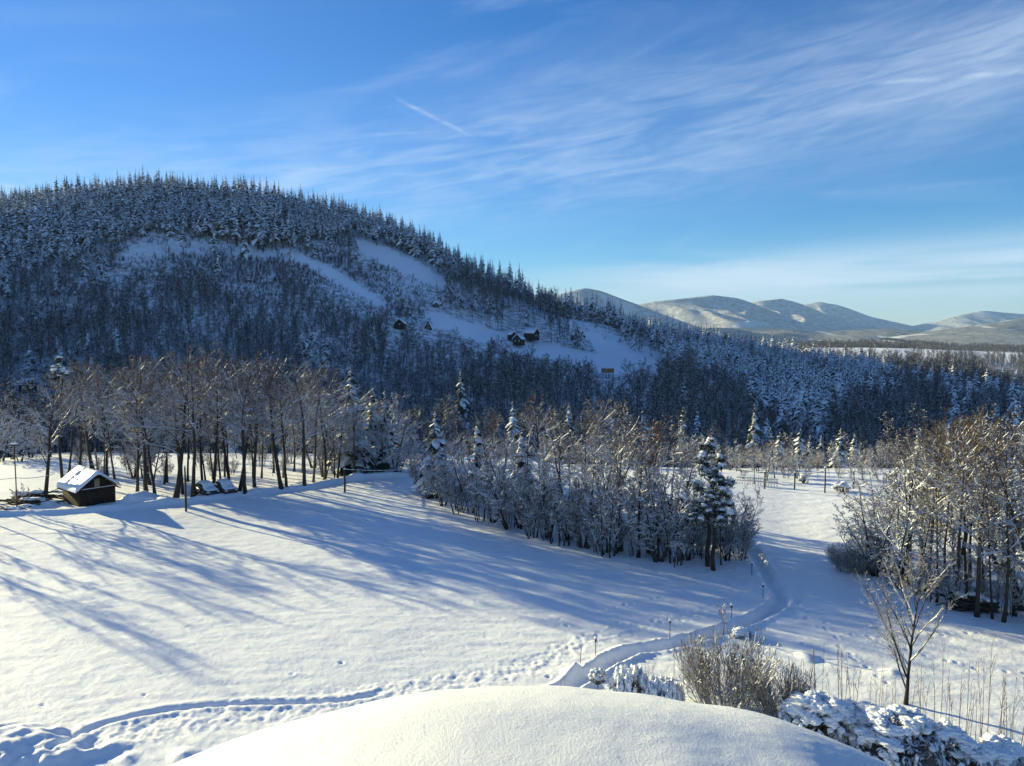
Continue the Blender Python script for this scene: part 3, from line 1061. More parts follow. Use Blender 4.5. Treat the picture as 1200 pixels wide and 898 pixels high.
def forest(name, items, meshes):
    """items: (index, x, y, z, rz, scale); one object whose points carry the trees"""
    col = bpy.data.collections.new(name + '_kinds')
    for k, me in enumerate(meshes):
        o = bpy.data.objects.new('%s_%02d' % (name, k), me)
        col.objects.link(o)
    A = np.array(items, float)
    me = bpy.data.meshes.new(name)
    me.vertices.add(len(A))
    me.vertices.foreach_set('co', np.ascontiguousarray(A[:, 1:4], dtype=np.float32).ravel())
    for nm, ty, v in (('kind_index', 'INT', A[:, 0].astype(np.int32)), ('turn', 'FLOAT', A[:, 4].astype(np.float32)), ('size', 'FLOAT', A[:, 5].astype(np.float32))):
        at_ = me.attributes.new(nm, ty, 'POINT')
        at_.data.foreach_set('value', v)
    me.update()
    ob = link(name, me)
    ng = bpy.data.node_groups.new(name, 'GeometryNodeTree')
    ng.interface.new_socket('Geometry', in_out='INPUT', socket_type='NodeSocketGeometry')
    ng.interface.new_socket('Geometry', in_out='OUTPUT', socket_type='NodeSocketGeometry')
    gi, go = ng.nodes.new('NodeGroupInput'), ng.nodes.new('NodeGroupOutput')
    iop = ng.nodes.new('GeometryNodeInstanceOnPoints')
    ci = ng.nodes.new('GeometryNodeCollectionInfo')
    ci.inputs['Collection'].default_value = col
    ci.inputs['Separate Children'].default_value = True
    ci.inputs['Reset Children'].default_value = True
    iop.inputs['Pick Instance'].default_value = True

    def na(nm, ty):
        n = ng.nodes.new('GeometryNodeInputNamedAttribute')
        n.data_type = ty
        n.inputs['Name'].default_value = nm
        return n.outputs['Attribute']
    cx = ng.nodes.new('ShaderNodeCombineXYZ')
    L = ng.links.new
    L(na('turn', 'FLOAT'), cx.inputs[2])
    L(gi.outputs[0], iop.inputs['Points'])
    L(ci.outputs[0], iop.inputs['Instance'])
    L(na('kind_index', 'INT'), iop.inputs['Instance Index'])
    L(cx.outputs[0], iop.inputs['Rotation'])
    L(na('size', 'FLOAT'), iop.inputs['Scale'])
    L(iop.outputs[0], go.inputs[0])
    md = ob.modifiers.new('forest', 'NODES')
    md.node_group = ng
    return ob


# ------------------------------------------------------------------ the wooded hill
def scatter():
    rng = np.random.default_rng(77)
    S = 3.9
    gx, gy = np.meshgrid(np.arange(-480, 440, S), np.arange(116, 575, S))
    x = gx.ravel() + rng.uniform(-.46, .46, gx.size) * S
    y = gy.ravel() + rng.uniform(-.46, .46, gx.size) * S
    ok = np.abs(x) < y * .78 + 12
    x, y = x[ok], y[ok]
    z = hbase(x, y)
    px, py = proj(np.stack([x, y, z], -1))
    # hidden behind nearer ground?
    t = (z + 20 - CAMZ) / y
    fr = np.linspace(.2, .97, 22)
    X, Y = x[:, None] * fr, y[:, None] * fr
    tg = ((hbase(X, Y) - CAMZ) / Y).max(1)
    vis = t > tg
    x, y, z, px, py = (q[vis] for q in (x, y, z, px, py))
    n = len(x)
    hpx = 890 / y
    u = rng.random(n)
    typ = np.full(n, 'b', dtype='<U1')
    line = np.interp(px, SPLINE[:, 0], SPLINE[:, 1])
    ridge = ((py < line) | (y > np.interp(px, [0, 100, 200, 400, 500, 600, 700, 800], [463, 478, 492, 490, 472, 452, 432, 412]))) & (px < 800)
    crest = (px >= 800) & (py < 428) & (px < 960)
    typ[ridge & (u < .60)] = 's'
    typ[ridge & (u >= .60)] = '-'
    wx, wy = 45 * vnoise(x / 20, y / 20, 71) + 20 * vnoise(x / 8, y / 8, 72), 22 * vnoise(x / 18, y / 18, 73)
    rs = inside(px + wx, py + wy, RIGHTSP)
    typ[rs & (u < .85)] = 's'
    left = (px < 140) & (py > line) & (py < 480)
    typ[left & (u < .16)] = 's'
    other = (typ == 'b') & ~ridge & ~rs & ~left
    typ[other & (u < .022)] = 's'
    typ[(px > 1100) & (u < .10) & (py > 428)] = 's'
    # clearings
    th = np.where(typ == 's', 15, 13.0) * hpx
    for poly in PISTES:
        cut = inside(px, py, poly) | inside(px, py - th * .45, poly) | inside(px, py - th * .9, poly)
        front = py > 443
        typ[cut & ~ridge] = '-'
        typ[inside(px, py, poly) & ~ridge] = '-'
    sc = np.zeros(n, bool)
    for poly in SCRUB:
        sc |= inside(px, py, poly) | (inside(px, py - th * .5, poly) & ~ridge)
    open_ = inside(px, py, SCRUB[0]) & (py < 300 + .06 * np.abs(px - 230)) | inside(px, py, SCRUB[1])
    dens = np.where(open_, .25, .95)
    typ[sc & ~ridge & (u > dens)] = '-'
    typ[sc & ~ridge & (u <= dens) & (typ == 'b')] = 'q'
    for poly in ([(692, 424), (738, 424), (738, 446), (692, 446)], [(452, 384), (520, 380), (528, 396), (452, 398)], [(592, 385), (640, 385), (646, 404), (590, 404)], [(20, 446), (50, 446), (50, 466), (20, 466)]):
        cut = inside(px, py, poly) | inside(px, py - th * .4, poly) | inside(px, py - th * .8, poly)
        typ[cut & ~ridge] = '-'
    # thin out the near valley edge that the photo leaves open on the left
    typ[(px < 210) & (y < 135)] = '-'
    typ[(y < 128) & (u < .5)] = '-'
    typ[(y < 152) & (px > 470) & (typ == 'b')] = '-'
    gap = vnoise(x / 22, y / 22, 61) + .5 * vnoise(x / 9, y / 9, 62)
    typ[(typ == 'b') & (gap > .72) & (y > 160)] = '-'
    clump = vnoise(x / 34, y / 34, 63) + .4 * vnoise(x / 12, y / 12, 64)
    typ[(typ == 'b') & (clump > .55) & (u < .5) & (y > 180) & (px < 1000)] = 's'
    typ[(y < 175) & (typ == 's') & (px > 760)] = '-'
    keep = typ != '-'
    x, y, z, px, py, typ = (q[keep] for q in (x, y, z, px, py, typ))
    return rng, x, y, z, px, py, typ


rng, fx, fy, fz, fpx, fpy, ftyp = scatter()
spi = np.where(ftyp == 's')[0]
bri = np.where((ftyp == 'b') | (ftyp == 'q'))[0]
print('hill spruces', len(spi), 'hill bare', len(bri))

SPL = {'ridge': ('snow dusted dark spruce in the dense stand along the top of the hill', 'spruces along the hill top'),
       'right': ('snow laden spruce in the dark wood between the hillside meadow and the far valley', 'spruces right of the hillside meadow'),
       'left': ('pale snowy spruce scattered among bare trees on the left lower slope of the hill', 'spruces on the left lower slope'),
       'mid': ('single snowy spruce among bare trees on the shaded middle slope below the hill meadow', 'single spruces on the middle slope')}


def spruce_zone(px, py):
    if py < np.interp(px, SPLINE[:, 0], SPLINE[:, 1]) and px < 800:
        return 'ridge'
    if px > 760:
        return 'right'
    return 'left' if px < 300 else 'mid'


sp_low_mesh = [jmesh('spruce_tree', J) for J, H in sp_lo]
fb_mesh = [jmesh('bare_tree', J) for J, H in farb]
# the 285 spruces nearest the camera inside the frame stand alone, the rest are the forest mass
inframe = (fpx > -5) & (fpx < 1205)
size = 1.0 / fy * np.where(inframe, 1, 0)
order = spi[np.argsort(-size[spi])]
solo_s, mass_s = order[:285], order[285:]
items = []
for n_, i in enumerate(order):
    zone = spruce_zone(fpx[i], fpy[i])
    k = rng.choice([1, 2, 3, 4]) if zone == 'ridge' else rng.choice([0, 0, 4, 1])
    if zone == 'ridge' and fpx[i] > 560:
        k = rng.choice([1, 4, 0])
    s_ = rng.uniform(.80, 1.20) * ((1.0 if fpx[i] < 620 else .82) if zone == 'ridge' else .86 if zone == 'right' else .74) * (1 + .28 * float(vnoise(np.array(fx[i] / 30), np.array(fy[i] / 30), 66)))
    rz = rng.uniform(0, 6.28)
    if n_ < 285:
        o = link('spruce_tree', sp_low_mesh[k], None, (fx[i], fy[i], fz[i] - .5), rz, s_)
        lab, grp = SPL[zone]
        tag(o, lab, 'spruce tree', grp)
    else:
        items.append((k, fx[i], fy[i], fz[i] - .5, rz, s_))
tag(forest('spruce_forest', items, sp_low_mesh), 'dense mass of snow dusted spruces covering the top of the hill', 'forest', kind='stuff')
order = bri[np.argsort(-size[bri])]
items = []
for n_, i in enumerate(order):
    u = rng.random()
    k = rng.choice([0, 1, 3, 4, 4]) if fpy[i] < 400 and fpx[i] < 480 else rng.choice([0, 1, 2, 3])
    if 470 < fpx[i] < 660 and fpy[i] > 410:
        k = rng.choice([2, 2, 0])
    s_ = rng.uniform(.65, 1.15) * (1 + .35 * float(vnoise(np.array(fx[i] / 26), np.array(fy[i] / 26), 65))) * (.40 if ftyp[i] == 'q' else 1) * (.7 if fy[i] < 150 else 1)
    rz = rng.uniform(0, 6.28)
    if n_ < 70:
        o = link('bare_tree', fb_mesh[k], None, (fx[i], fy[i], fz[i] - .3), rz, s_)
        if fpx[i] < 480:
            tag(o, 'small frosted bare tree in the shaded valley behind the tall roadside row', 'tree', 'valley trees behind the roadside row')
        elif fpx[i] < 860:
            tag(o, 'small frosted bare tree in the shaded valley behind the middle grove', 'tree', 'valley trees behind the middle grove')
        else:
            tag(o, 'small frosted bare tree in the shaded valley behind the far end of the field', 'tree', 'valley trees behind the field end')
    else:
        items.append((k, fx[i], fy[i], fz[i] - .3, rz, s_))
tag(forest('bare_forest', items, fb_mesh), 'shaded mass of leafless frosted trees covering the hillside', 'forest', kind='stuff')


def hill_scrub():
    r = np.random.default_rng(55)
    tmp = [far_bare(111 + i, dict(H=3.2, r=.05, stems=6, base=.9, fan=.4, seg=(3, 2), jit=(.1, .2), up=(.03, .08), taper=(.7, .6), nch=(7,), start=(.2,), ang=(40,), lr=(.42,), rr=(.6,), rmin=.03, lean=.1))[0] for i in range(3)]
    S = 2.5
    gx, gy = np.meshgrid(np.arange(-330, 130, S), np.arange(300, 480, S))
    x = gx.ravel() + r.uniform(-.5, .5, gx.size) * S
    y = gy.ravel() + r.uniform(-.5, .5, gx.size) * S
    z = hbase(x, y)
    px, py = proj(np.stack([x, y, z], -1))
    m = np.zeros(x.shape, bool)
    for poly in SCRUB:
        m |= inside(px, py, poly)
    m |= inside(px, py, [(120, 300), (345, 300), (470, 350), (520, 385), (430, 385), (300, 360), (150, 340)])
    for poly in PISTES:
        m &= ~inside(px, py, poly)
    op = inside(px, py, SCRUB[0]) & (py < 300 + .06 * np.abs(px - 230)) | inside(px, py, SCRUB[1])
    dens = np.where(op, .15, .9)
    m &= r.random(x.shape) < dens
    items = [(r.integers(3), x[i], y[i], z[i] - .3, r.uniform(0, 6.28), r.uniform(.6, 1.35)) for i in np.where(m)[0]]
    print('scrub', len(items))
    tag(forest('hillside_scrub', items, [jmesh('scrub', J) for J in tmp]), 'low frosted scrub covering the open upper slope of the hill', 'scrub', kind='stuff')


hill_scrub()


def valley_trees():
    r = np.random.default_rng(91)
    pts = []
    n = 26000
    Y = 560 + 1250 * r.random(n) ** .8
    px = r.uniform(760, 1330, n)
    x = (px - 600) / 890 * Y
    a = vnoise(x / 70, Y / 45, 81) + .5 * vnoise(x / 25, Y / 20, 82)
    hedge = np.abs(vnoise(x / 120 + 5, Y / 90, 83)) < .05
    strip = (Y > 850) & (Y < 1090)
    keep = np.where(strip, hedge & (r.random(n) < .5) | (a > .95), (a > .12) | hedge)
    x, Y = x[keep], Y[keep]
    z = hbase(x, Y)
    items = [(r.integers(5), x[i], Y[i], z[i] - .5, r.uniform(0, 6.28), r.uniform(.6, 1.1)) for i in range(len(x))]
    print('valley trees', len(items))
    tag(forest('valley_woods', items, fb_mesh), 'scattered woods and hedgerows on the far valley floor', 'woods', kind='stuff')


valley_trees()
# ------------------------------------------------------------------ near trees, one by one
rng = np.random.default_rng(3)


def tree(name, T, px, py, top, label, cat, group=None, rz=None, fat=1.0, sink=.15, P=None):
    """T = (trunk mesh, crown mesh, height); stands where pixel (px, py) meets the ground and reaches up to row 'top'"""
    p = at(px, py) if P is None else np.asarray(P, float)
    d = p[1] * cp - (p[2] - CAMZ) * sp
    py0 = proj(p)[1]
    h = (py0 - top) * d / 890.0
    s = h / T[2]
    e = bpy.data.objects.new(name, None)
    C.collection.objects.link(e)
    e.location = (p[0], p[1], p[2] - sink)
    e.rotation_euler = (0, 0, rng.uniform(0, 6.28) if rz is None else rz)
    e.scale = (s * fat, s * fat, s)
    e.empty_display_size = .3
    tag(e, label, cat, group)
    link('trunk', T[0], e)
    link('crown', T[1], e)
    return e


# the tall row along the road
row = [(52, 586, 452, tall[2], 'leaning snowy bare tree just left of the dark hut'), (81, 556, 440, tall[3], None), (94, 550, 432, tall[1], None), (109, 552, 428, tall[2], None),
       (115, 553, 440, poles_[0], None), (126, 560, 436, twin[0], None), (161, 581, 440, tall[1], None), (172, 582, 425, tall[0], None), (182, 583, 432, tall[3], None),
       (206, 583, 415, tall[2], None), (214, 579, 430, poles_[1], None), (226, 583, 424, tall[4], None), (238, 577, 428, tall[3], None), (250, 577, 418, tall[1], None), (259, 574, 440, poles_[0], None),
       (276, 577, 425, twin[1], None), (288, 582, 432, tall[0], None), (299, 579, 430, tall[4], None), (331, 577, 428, tall[2], None), (336, 576, 436, tall[1], None), (357, 574, 430, tall[0], None),
       (367, 569, 440, tall[3], None), (380, 567, 442, tall[4], None), (394, 564, 455, twin[0], None), (415, 560, 470, tall[2], None), (432, 558, 478, bushy[1], None), (448, 555, 472, tall[0], None), (466, 556, 485, bushy[0], None)]
for px, py, top, T, lab in row:
    if lab is None:
        if px < 150:
            lab, grp = 'tall snowy bare tree behind the dark hut', 'tall trees behind the hut'
        elif px < 235:
            lab, grp = 'tall snowy bare tree between the hut and the parked cars', 'tall trees between hut and cars'
        elif px < 310:
            lab, grp = 'tall snowy bare tree right behind the parked cars', 'tall trees behind the cars'
        else:
            lab, grp = 'tall spreading bare tree behind the road bank right of the parked cars', 'tall trees right of the cars'
    else:
        grp = None
    tree('bare_tree', T, px, py, top - 6, lab, 'tree', grp, fat=1.22)
# second rank of the row
for px in np.linspace(140, 440, 26):
    px += rng.uniform(-6, 6)
    T = [tall[1], tall[3], poles_[0], tall[4], bushy[0], poles_[2]][rng.integers(6)]
    py = np.interp(px, [0, 150, 300, 400, 480], [556, 566, 562, 556, 551]) + rng.uniform(-8, 4)
    top = np.interp(px, [0, 150, 200, 300, 380, 440, 480], [462, 440, 432, 430, 442, 478, 498]) + rng.uniform(-4, 26)
    tree('bare_tree', T, px, py, top, 'slender bare tree in the second rank of the tall row behind the road', 'tree', 'second rank behind the road')
for px, py, top in [(3, 540, 470), (14, 538, 462), (24, 541, 478), (-14, 542, 470), (36, 536, 480), (60, 535, 470)]:
    tree('bare_tree', bushy[rng.integers(4)], px, py, top, 'white frosted bushy tree at the shaded far edge of the field behind the hut', 'tree', 'frosted trees beyond the hut')
for px, py, top, T in [(-8, 588, 470, tall[0]), (-30, 590, 462, tall[4]), (-60, 596, 462, tall[3]), (-105, 606, 470, poles_[2]), (-140, 612, 460, tall[1])]:
    tree('bare_tree', T, px, py, top, 'bare tree at the left edge of the field beyond the hut', 'tree', 'trees at the left edge of the field')
for px, py, top, fat in [(413, 555, 428, 1.0), (438, 552, 452, .9), (452, 552, 454, 1.0)]:
    lab = {413: 'tallest of the snowy spruces rising behind the tall row', 438: 'slender snowy spruce between two others behind the end of the tall row', 452: 'snowy spruce at the right end behind the tall row'}[px]
    tree('spruce_tree', sp_hi[rng.integers(3)], px, py, top, lab, 'spruce tree', None, fat=fat)
# middle grove
edge = np.array([(488, 583), (520, 600), (560, 612), (600, 626), (650, 640), (700, 650), (760, 661), (830, 667), (872, 664)], float)
topl = np.array([(488, 530), (510, 508), (560, 498), (600, 505), (640, 495), (690, 482), (740, 490), (790, 505), (830, 530), (885, 572)], float)
edge2 = np.array([(985, 664), (1010, 676), (1040, 690), (1080, 706), (1130, 722), (1160, 728), (1215, 731), (1260, 735)], float)
top2 = np.array([(985, 612), (1010, 570), (1035, 530), (1060, 505), (1110, 488), (1160, 488), (1205, 492), (1260, 500)], float)
for px, T, dy, dt in [(500, bushy[0], 4, 10), (520, bushy[2], 6, 12), (538, brush[0], 3, 30), (553, bushy[1], 8, 5), (566, brush[1], 3, 30), (578, bushy[0], 6, 5), (596, bushy[3], 4, 0), (612, bushy[2], 10, 0), (625, brush[2], 3, 40),
                      (642, bushy[1], 8, 8), (655, brush[0], 2, 45), (668, bushy[0], 10, 12), (684, bushy[2], 4, 15), (700, bushy[3], 12, 5), (715, brush[1], 3, 50), (728, tall[2], 10, 0), (748, tall[0], 6, 10), (760, bushy[0], 12, 15), (772, bushy[2], 4, 20),
                      (790, brush[2], 3, 50), (802, bushy[1], 8, 25), (818, bushy[3], 14, 20), (845, poles_[0], 4, 15), (853, bushy[0], 8, 20), (864, brush[0], 12, 15), (875, bushy[2], 22, 5)]:
    py = np.interp(px, edge[:, 0], edge[:, 1]) - dy
    top = np.interp(px, topl[:, 0], topl[:, 1]) + dt
    if px < 590:
        lab, grp = 'snow laden bushy tree at the left end of the middle grove', 'trees at the left end of the middle grove'
    elif px < 725:
        lab, grp = 'snow laden bushy tree in the front edge of the middle grove', 'trees along the front of the middle grove'
    elif px < 800:
        lab, grp = 'snowy bare tree left of the clumpy pine in the middle grove', 'trees left of the clumpy pine'
    else:
        lab, grp = 'snowy bare tree around the clumpy pine at the right tip of the grove', 'trees around the clumpy pine'
    if px == 728:
        lab, grp = 'dark forked trunk standing out in front of the middle grove', None
    tree('bare_tree', T, px, py, top, lab, 'tree', grp)
for px in list(np.linspace(497, 868, 19)) + [1046, 1070, 1092, 1116, 1140, 1168, 1186]:
    e_, t_ = (edge, topl) if px < 900 else (edge2, top2)
    py = np.interp(px, e_[:, 0], e_[:, 1]) - rng.uniform(3, 18)
    tree('thicket_bush', brush[rng.integers(3)], px, py, py - rng.uniform(42, 75), 'low tangled thicket bush at the foot of the middle grove' if px < 900 else 'low tangled thicket bush at the foot of the right hand grove',
         'bush', 'thicket under the middle grove' if px < 900 else 'thicket under the right grove')
for px in np.linspace(495, 860, 24):          # behind the front edge
    px += rng.uniform(-6, 6)
    py = np.interp(px, edge[:, 0], edge[:, 1]) - rng.uniform(22, 50)
    top = np.interp(px, topl[:, 0], topl[:, 1]) + rng.uniform(0, 22)
    T = [bushy[0], bushy[1], poles_[0], poles_[1], tall[1], redp[0], bushy[3]][rng.integers(7)]
    tree('bare_tree', T, px, py, top, 'bare tree deep inside the middle grove, mostly hidden by the front ones', 'tree', 'trees inside the middle grove')
tree('bare_tree', tall[2], 636, 588, 458, 'old bare tree with thick white limbs rising above the middle grove', 'tree', fat=.85)
tree('bare_tree', tall[0], 700, 592, 468, 'rounded brown crown above the centre of the middle grove', 'tree', fat=1.2)
tree('bare_tree', redp[0], 575, 586, 484, 'reddish brown birch in the left half of the middle grove', 'tree', fat=1.2)
tree('bare_tree', redp[1], 752, 604, 486, 'broad tan brown crown left of the clumpy pine', 'tree', fat=1.9)
tree('bare_tree', redp[0], 772, 608, 492, 'tan brown bare tree touching the clumpy pine', 'tree', fat=1.7)
tree('spruce_tree', sp_hi[0], 511, 579, 478, 'sunlit spruce at the left end of the middle grove', 'spruce tree', fat=1.1)
tree('spruce_tree', sp_hi[1], 560, 578, 486, 'snowy spruce left of the reddish birch', 'spruce tree', fat=.95)
tree('spruce_tree', sp_hi[2], 612, 566, 498, 'small shaded spruce behind the middle grove', 'spruce tree')
# right grove
for px, T, dy, dt, fat in [(1000, bushy[2], 16, 10, 1), (1012, bushy[3], 12, 0, 1.1), (1026, bushy[0], 8, 10, 1), (1040, bushy[2], 20, 0, 1), (1052, bushy[1], 8, 12, 1), (1062, tall[0], 18, 5, 1), (1075, poles_[0], 8, 30, 1), (1086, tall[2], 16, 0, .9), (1098, poles_[2], 6, 40, 1),
                           (1110, bushy[1], 20, 10, 1), (1120, tall[1], 6, 0, .9), (1134, tall[3], 8, 10, .9), (1145, tall[0], 3, 5, .9), (1152, poles_[1], 12, 50, 1), (1163, poles_[0], 4, 60, 1), (1176, tall[4], 1, 25, .8),
                           (1188, poles_[2], 10, 20, 1), (1199, bushy[1], 16, 5, 1), (1210, tall[1], 2, 30, .9), (1225, bushy[3], 8, 10, 1), (1245, tall[2], 8, 10, 1)]:
    py = np.interp(px, edge2[:, 0], edge2[:, 1]) - dy
    top = np.interp(px, top2[:, 0], top2[:, 1]) + dt
    if px < 1058:
        lab, grp = 'white frosted bushy tree at the left end of the right hand grove', 'trees at the left end of the right grove'
    elif px < 1125:
        lab, grp = 'snowy bare tree in the middle of the right hand grove', 'trees in the middle of the right grove'
    else:
        lab, grp = 'dark trunked bare tree beside the brush heap in the right hand grove', 'trees by the brush heap'
    tree('bare_tree', T, px, py, top, lab, 'tree', grp, fat=fat)
for px in np.linspace(1005, 1240, 20):
    px += rng.uniform(-5, 5)
    py = np.interp(px, edge2[:, 0], edge2[:, 1]) - rng.uniform(30, 95)
    top = np.interp(px, top2[:, 0], top2[:, 1]) + rng.uniform(0, 16)
    T = [bushy[0], bushy[2], tall[0], tall[1], poles_[1], redp[1], bushy[3]][rng.integers(7)]
    tree('bare_tree', T, px, py, top, 'snowy bare tree in the back of the right hand grove', 'tree', 'trees in the back of the right grove')
tree('spruce_tree', sp_hi[1], 1074, 610, 496, 'snowy spruce tip above the left half of the right hand grove', 'spruce tree')
tree('spruce_tree', sp_hi[0], 1152, 610, 480, 'snowy spruce tip above the right half of the right hand grove', 'spruce tree')
# far end of the field
for px in list(np.linspace(458, 868, 46)) + list(np.linspace(862, 1050, 34)):
    Y = rng.uniform(101, 118) if px < 860 else rng.uniform(96, 114)
    px += rng.uniform(-5, 5)
    x = (px - 600) / 890 * Y
    P_ = np.array([x, Y, gz(x, Y)])
    T = [brush[0], brush[1], brush[2], bushy[0], bushy[3], poles_[1]][rng.integers(6)]
    top = proj(P_)[1] - rng.uniform(20, 38) * (1.0 if px > 860 else 1.25)
    if px < 860:
        tree('thicket_bush', T, 0, 0, top, 'low bare thicket bush at the field edge behind the middle grove', 'bush', 'thicket behind the middle grove', P=P_)
    else:
        tree('thicket_bush', T, 0, 0, top, 'low bare thicket bush closing the far end of the right hand field', 'bush', 'thicket closing the far field', P=P_)
for px in np.linspace(95, 330, 17):
    Y = rng.uniform(93, 104)
    x = (px + rng.uniform(-5, 5) - 600) / 890 * Y
    P_ = np.array([x, Y, gz(x, Y)])
    tree('thicket_bush', [brush[0], brush[1], brush[2], poles_[2]][rng.integers(4)], 0, 0, proj(P_)[1] - rng.uniform(16, 42), 'low bare thicket bush between the trunks of the tall row', 'bush', 'thicket under the tall row', P=P_)
for px in np.linspace(345, 475, 8):
    Y = rng.uniform(98, 112)
    x = (px + rng.uniform(-5, 5) - 600) / 890 * Y
    P_ = np.array([x, Y, gz(x, Y)])
    tree('bare_tree', [bushy[0], bushy[1], bushy[3], poles_[0]][rng.integers(4)], 0, 0, proj(P_)[1] - rng.uniform(60, 100), 'bushy bare tree filling the gap behind the right part of the tall row', 'tree', 'bushy trees behind the tall row', P=P_)
for px, py, top, T in [(884, 566, 522, tall[0]), (897, 562, 520, bushy[0]), (908, 560, 515, tall[2]), (922, 560, 530, brush[0]), (934, 560, 528, bushy[2]), (947, 558, 540, brush[1]), (958, 560, 535, redp[0]),
                       (972, 558, 533, redp[1]), (985, 560, 540, brush[2]), (998, 560, 536, bushy[1]), (1012, 562, 530, bushy[0]), (1030, 562, 525, bushy[3]), (872, 560, 530, bushy[3])]:
    red = T in redp
    tree('bare_tree', T, px, py, top, 'reddish bare tree at the far end of the field' if red else 'snowy bare tree along the far end of the field', 'tree', 'reddish trees at the field end' if red else 'trees at the field end')
for px, py, top in [(886, 545, 470), (916, 548, 503), (940, 550, 499), (952, 548, 507), (977, 552, 513), (988, 550, 499), (1004, 552, 504), (965, 548, 508), (540, 545, 430)]:
    p = at(px, 556)
    Y = {886: 168, 540: 185}.get(px, 146 + (px * 7) % 14)
    x = (px - 600) / 890 * Y
    lab = {886: 'tall spruce alone on the slope left behind the field end', 540: 'tall slender spruce alone among shaded trunks behind the middle grove'}.get(px, 'dark snowy spruce in the short row behind the field end')
    grp = None if px in (886, 540) else 'spruce row behind the field end'
    tree('spruce_tree', sp_hi[rng.integers(3)], px, py, top, lab, 'spruce tree', grp, P=(x, Y, gz(x, Y)), fat=rng.uniform(.75, 1.1))


def empty(name, loc, label, cat, group=None, rz=0):
    e = bpy.data.objects.new(name, None)
    C.collection.objects.link(e)
    e.location = tuple(loc)
    e.rotation_euler = (0, 0, rz)
    e.empty_display_size = .3
    return tag(e, label, cat, group)


# clumpy pine at the tip of the middle grove, and the tall bare pine behind the hut
def pine(px, py, top, label, crown_from, clumps, spread, seed):
    r = np.random.default_rng(seed)
    p = at(px, py)
    d = p[1] * cp - (p[2] - CAMZ) * sp
    H = (proj(p)[1] - top) * d / 890
    e = empty('pine_tree', p - np.array([0, 0, .1]), label, 'pine tree')
    tr = MB()
    bend = [(r.normal(0, .05) * i, r.normal(0, .05) * i, H * .95 * i / 7) for i in range(8)]
    tr.tube(bend, np.linspace(.19, .05, 8), 8, a=.75)
    cr = MB()
    sn = MB()
    for k in range(clumps):
        f = min(.985, crown_from + (1 - crown_from) * (k + r.normal(.5, 2.2)) / clumps)
        f = max(f, crown_from)
        q = (f - crown_from) / (1 - crown_from)
        R0 = spread * (1 - q) ** .6 * (.55 + .45 * min(1, q * 4 + .3)) + .12
        a = r.uniform(0, 6.283)
        rr = R0 * r.uniform(.25, 1.15)
        c = np.array([math.cos(a) * rr, math.sin(a) * rr, f * H + r.normal(0, .15)])
        s0 = np.array([0, 0, max(.3, c[2] - .5 * rr - .1)])
        tr.tube([s0, (s0 * .4 + c * .6) + [0, 0, -.1], c], [.055, .035, .018], 5, a=1.0)
        sz = r.uniform(.24, .58) * (1 - .35 * q)
        # needles: many thin sprays round the tip
        n = 46
        dv = unit(r.normal(0, 1, (n, 3)) * np.array([1, 1, .55]) + np.array([0, 0, -.1]))
        p0 = c + dv * sz * .15
        p1 = c + dv * sz * r.uniform(.8, 1.25, (n, 1)) - np.array([0, 0, .12])
        V, fc, a_ = diamonds(p0, p1, np.full(n, .035), np.full(n, .012), np.full(n, .5))
        cr.add(V, fc, a_)
        cr.blob(c - [0, 0, .05], (sz * .7, sz * .7, sz * .4), seed + k, 1, .5, .55)
        if r.random() < .68:
            sn.blob(c + [r.normal(0, .08), r.normal(0, .08), sz * .26], (sz * r.uniform(.5, .95), sz * r.uniform(.5, .95), sz * r.uniform(.28, .5)), seed + k, 2, .35)
    link('trunk', tr.mesh('pine_trunk', MT['bark']), e)
    link('crown', cr.mesh('pine_crown', MT['needle']), e)
    link('snow_load', sn.mesh('pine_snow', MT['roofsnow'], True), e)
    return e


pine(829, 663, 510, 'dark pine with heavy round snow clumps at the right tip of the middle grove', .38, 74, 2.0, 5)
pine(836, 668, 545, 'lower pine with snow clumps pressed against the clumpy pine', .45, 40, 1.3, 6)
pine(73, 562, 418, 'tall thin pine with a white snow cap on its top behind the hut', .84, 18, .8, 8)


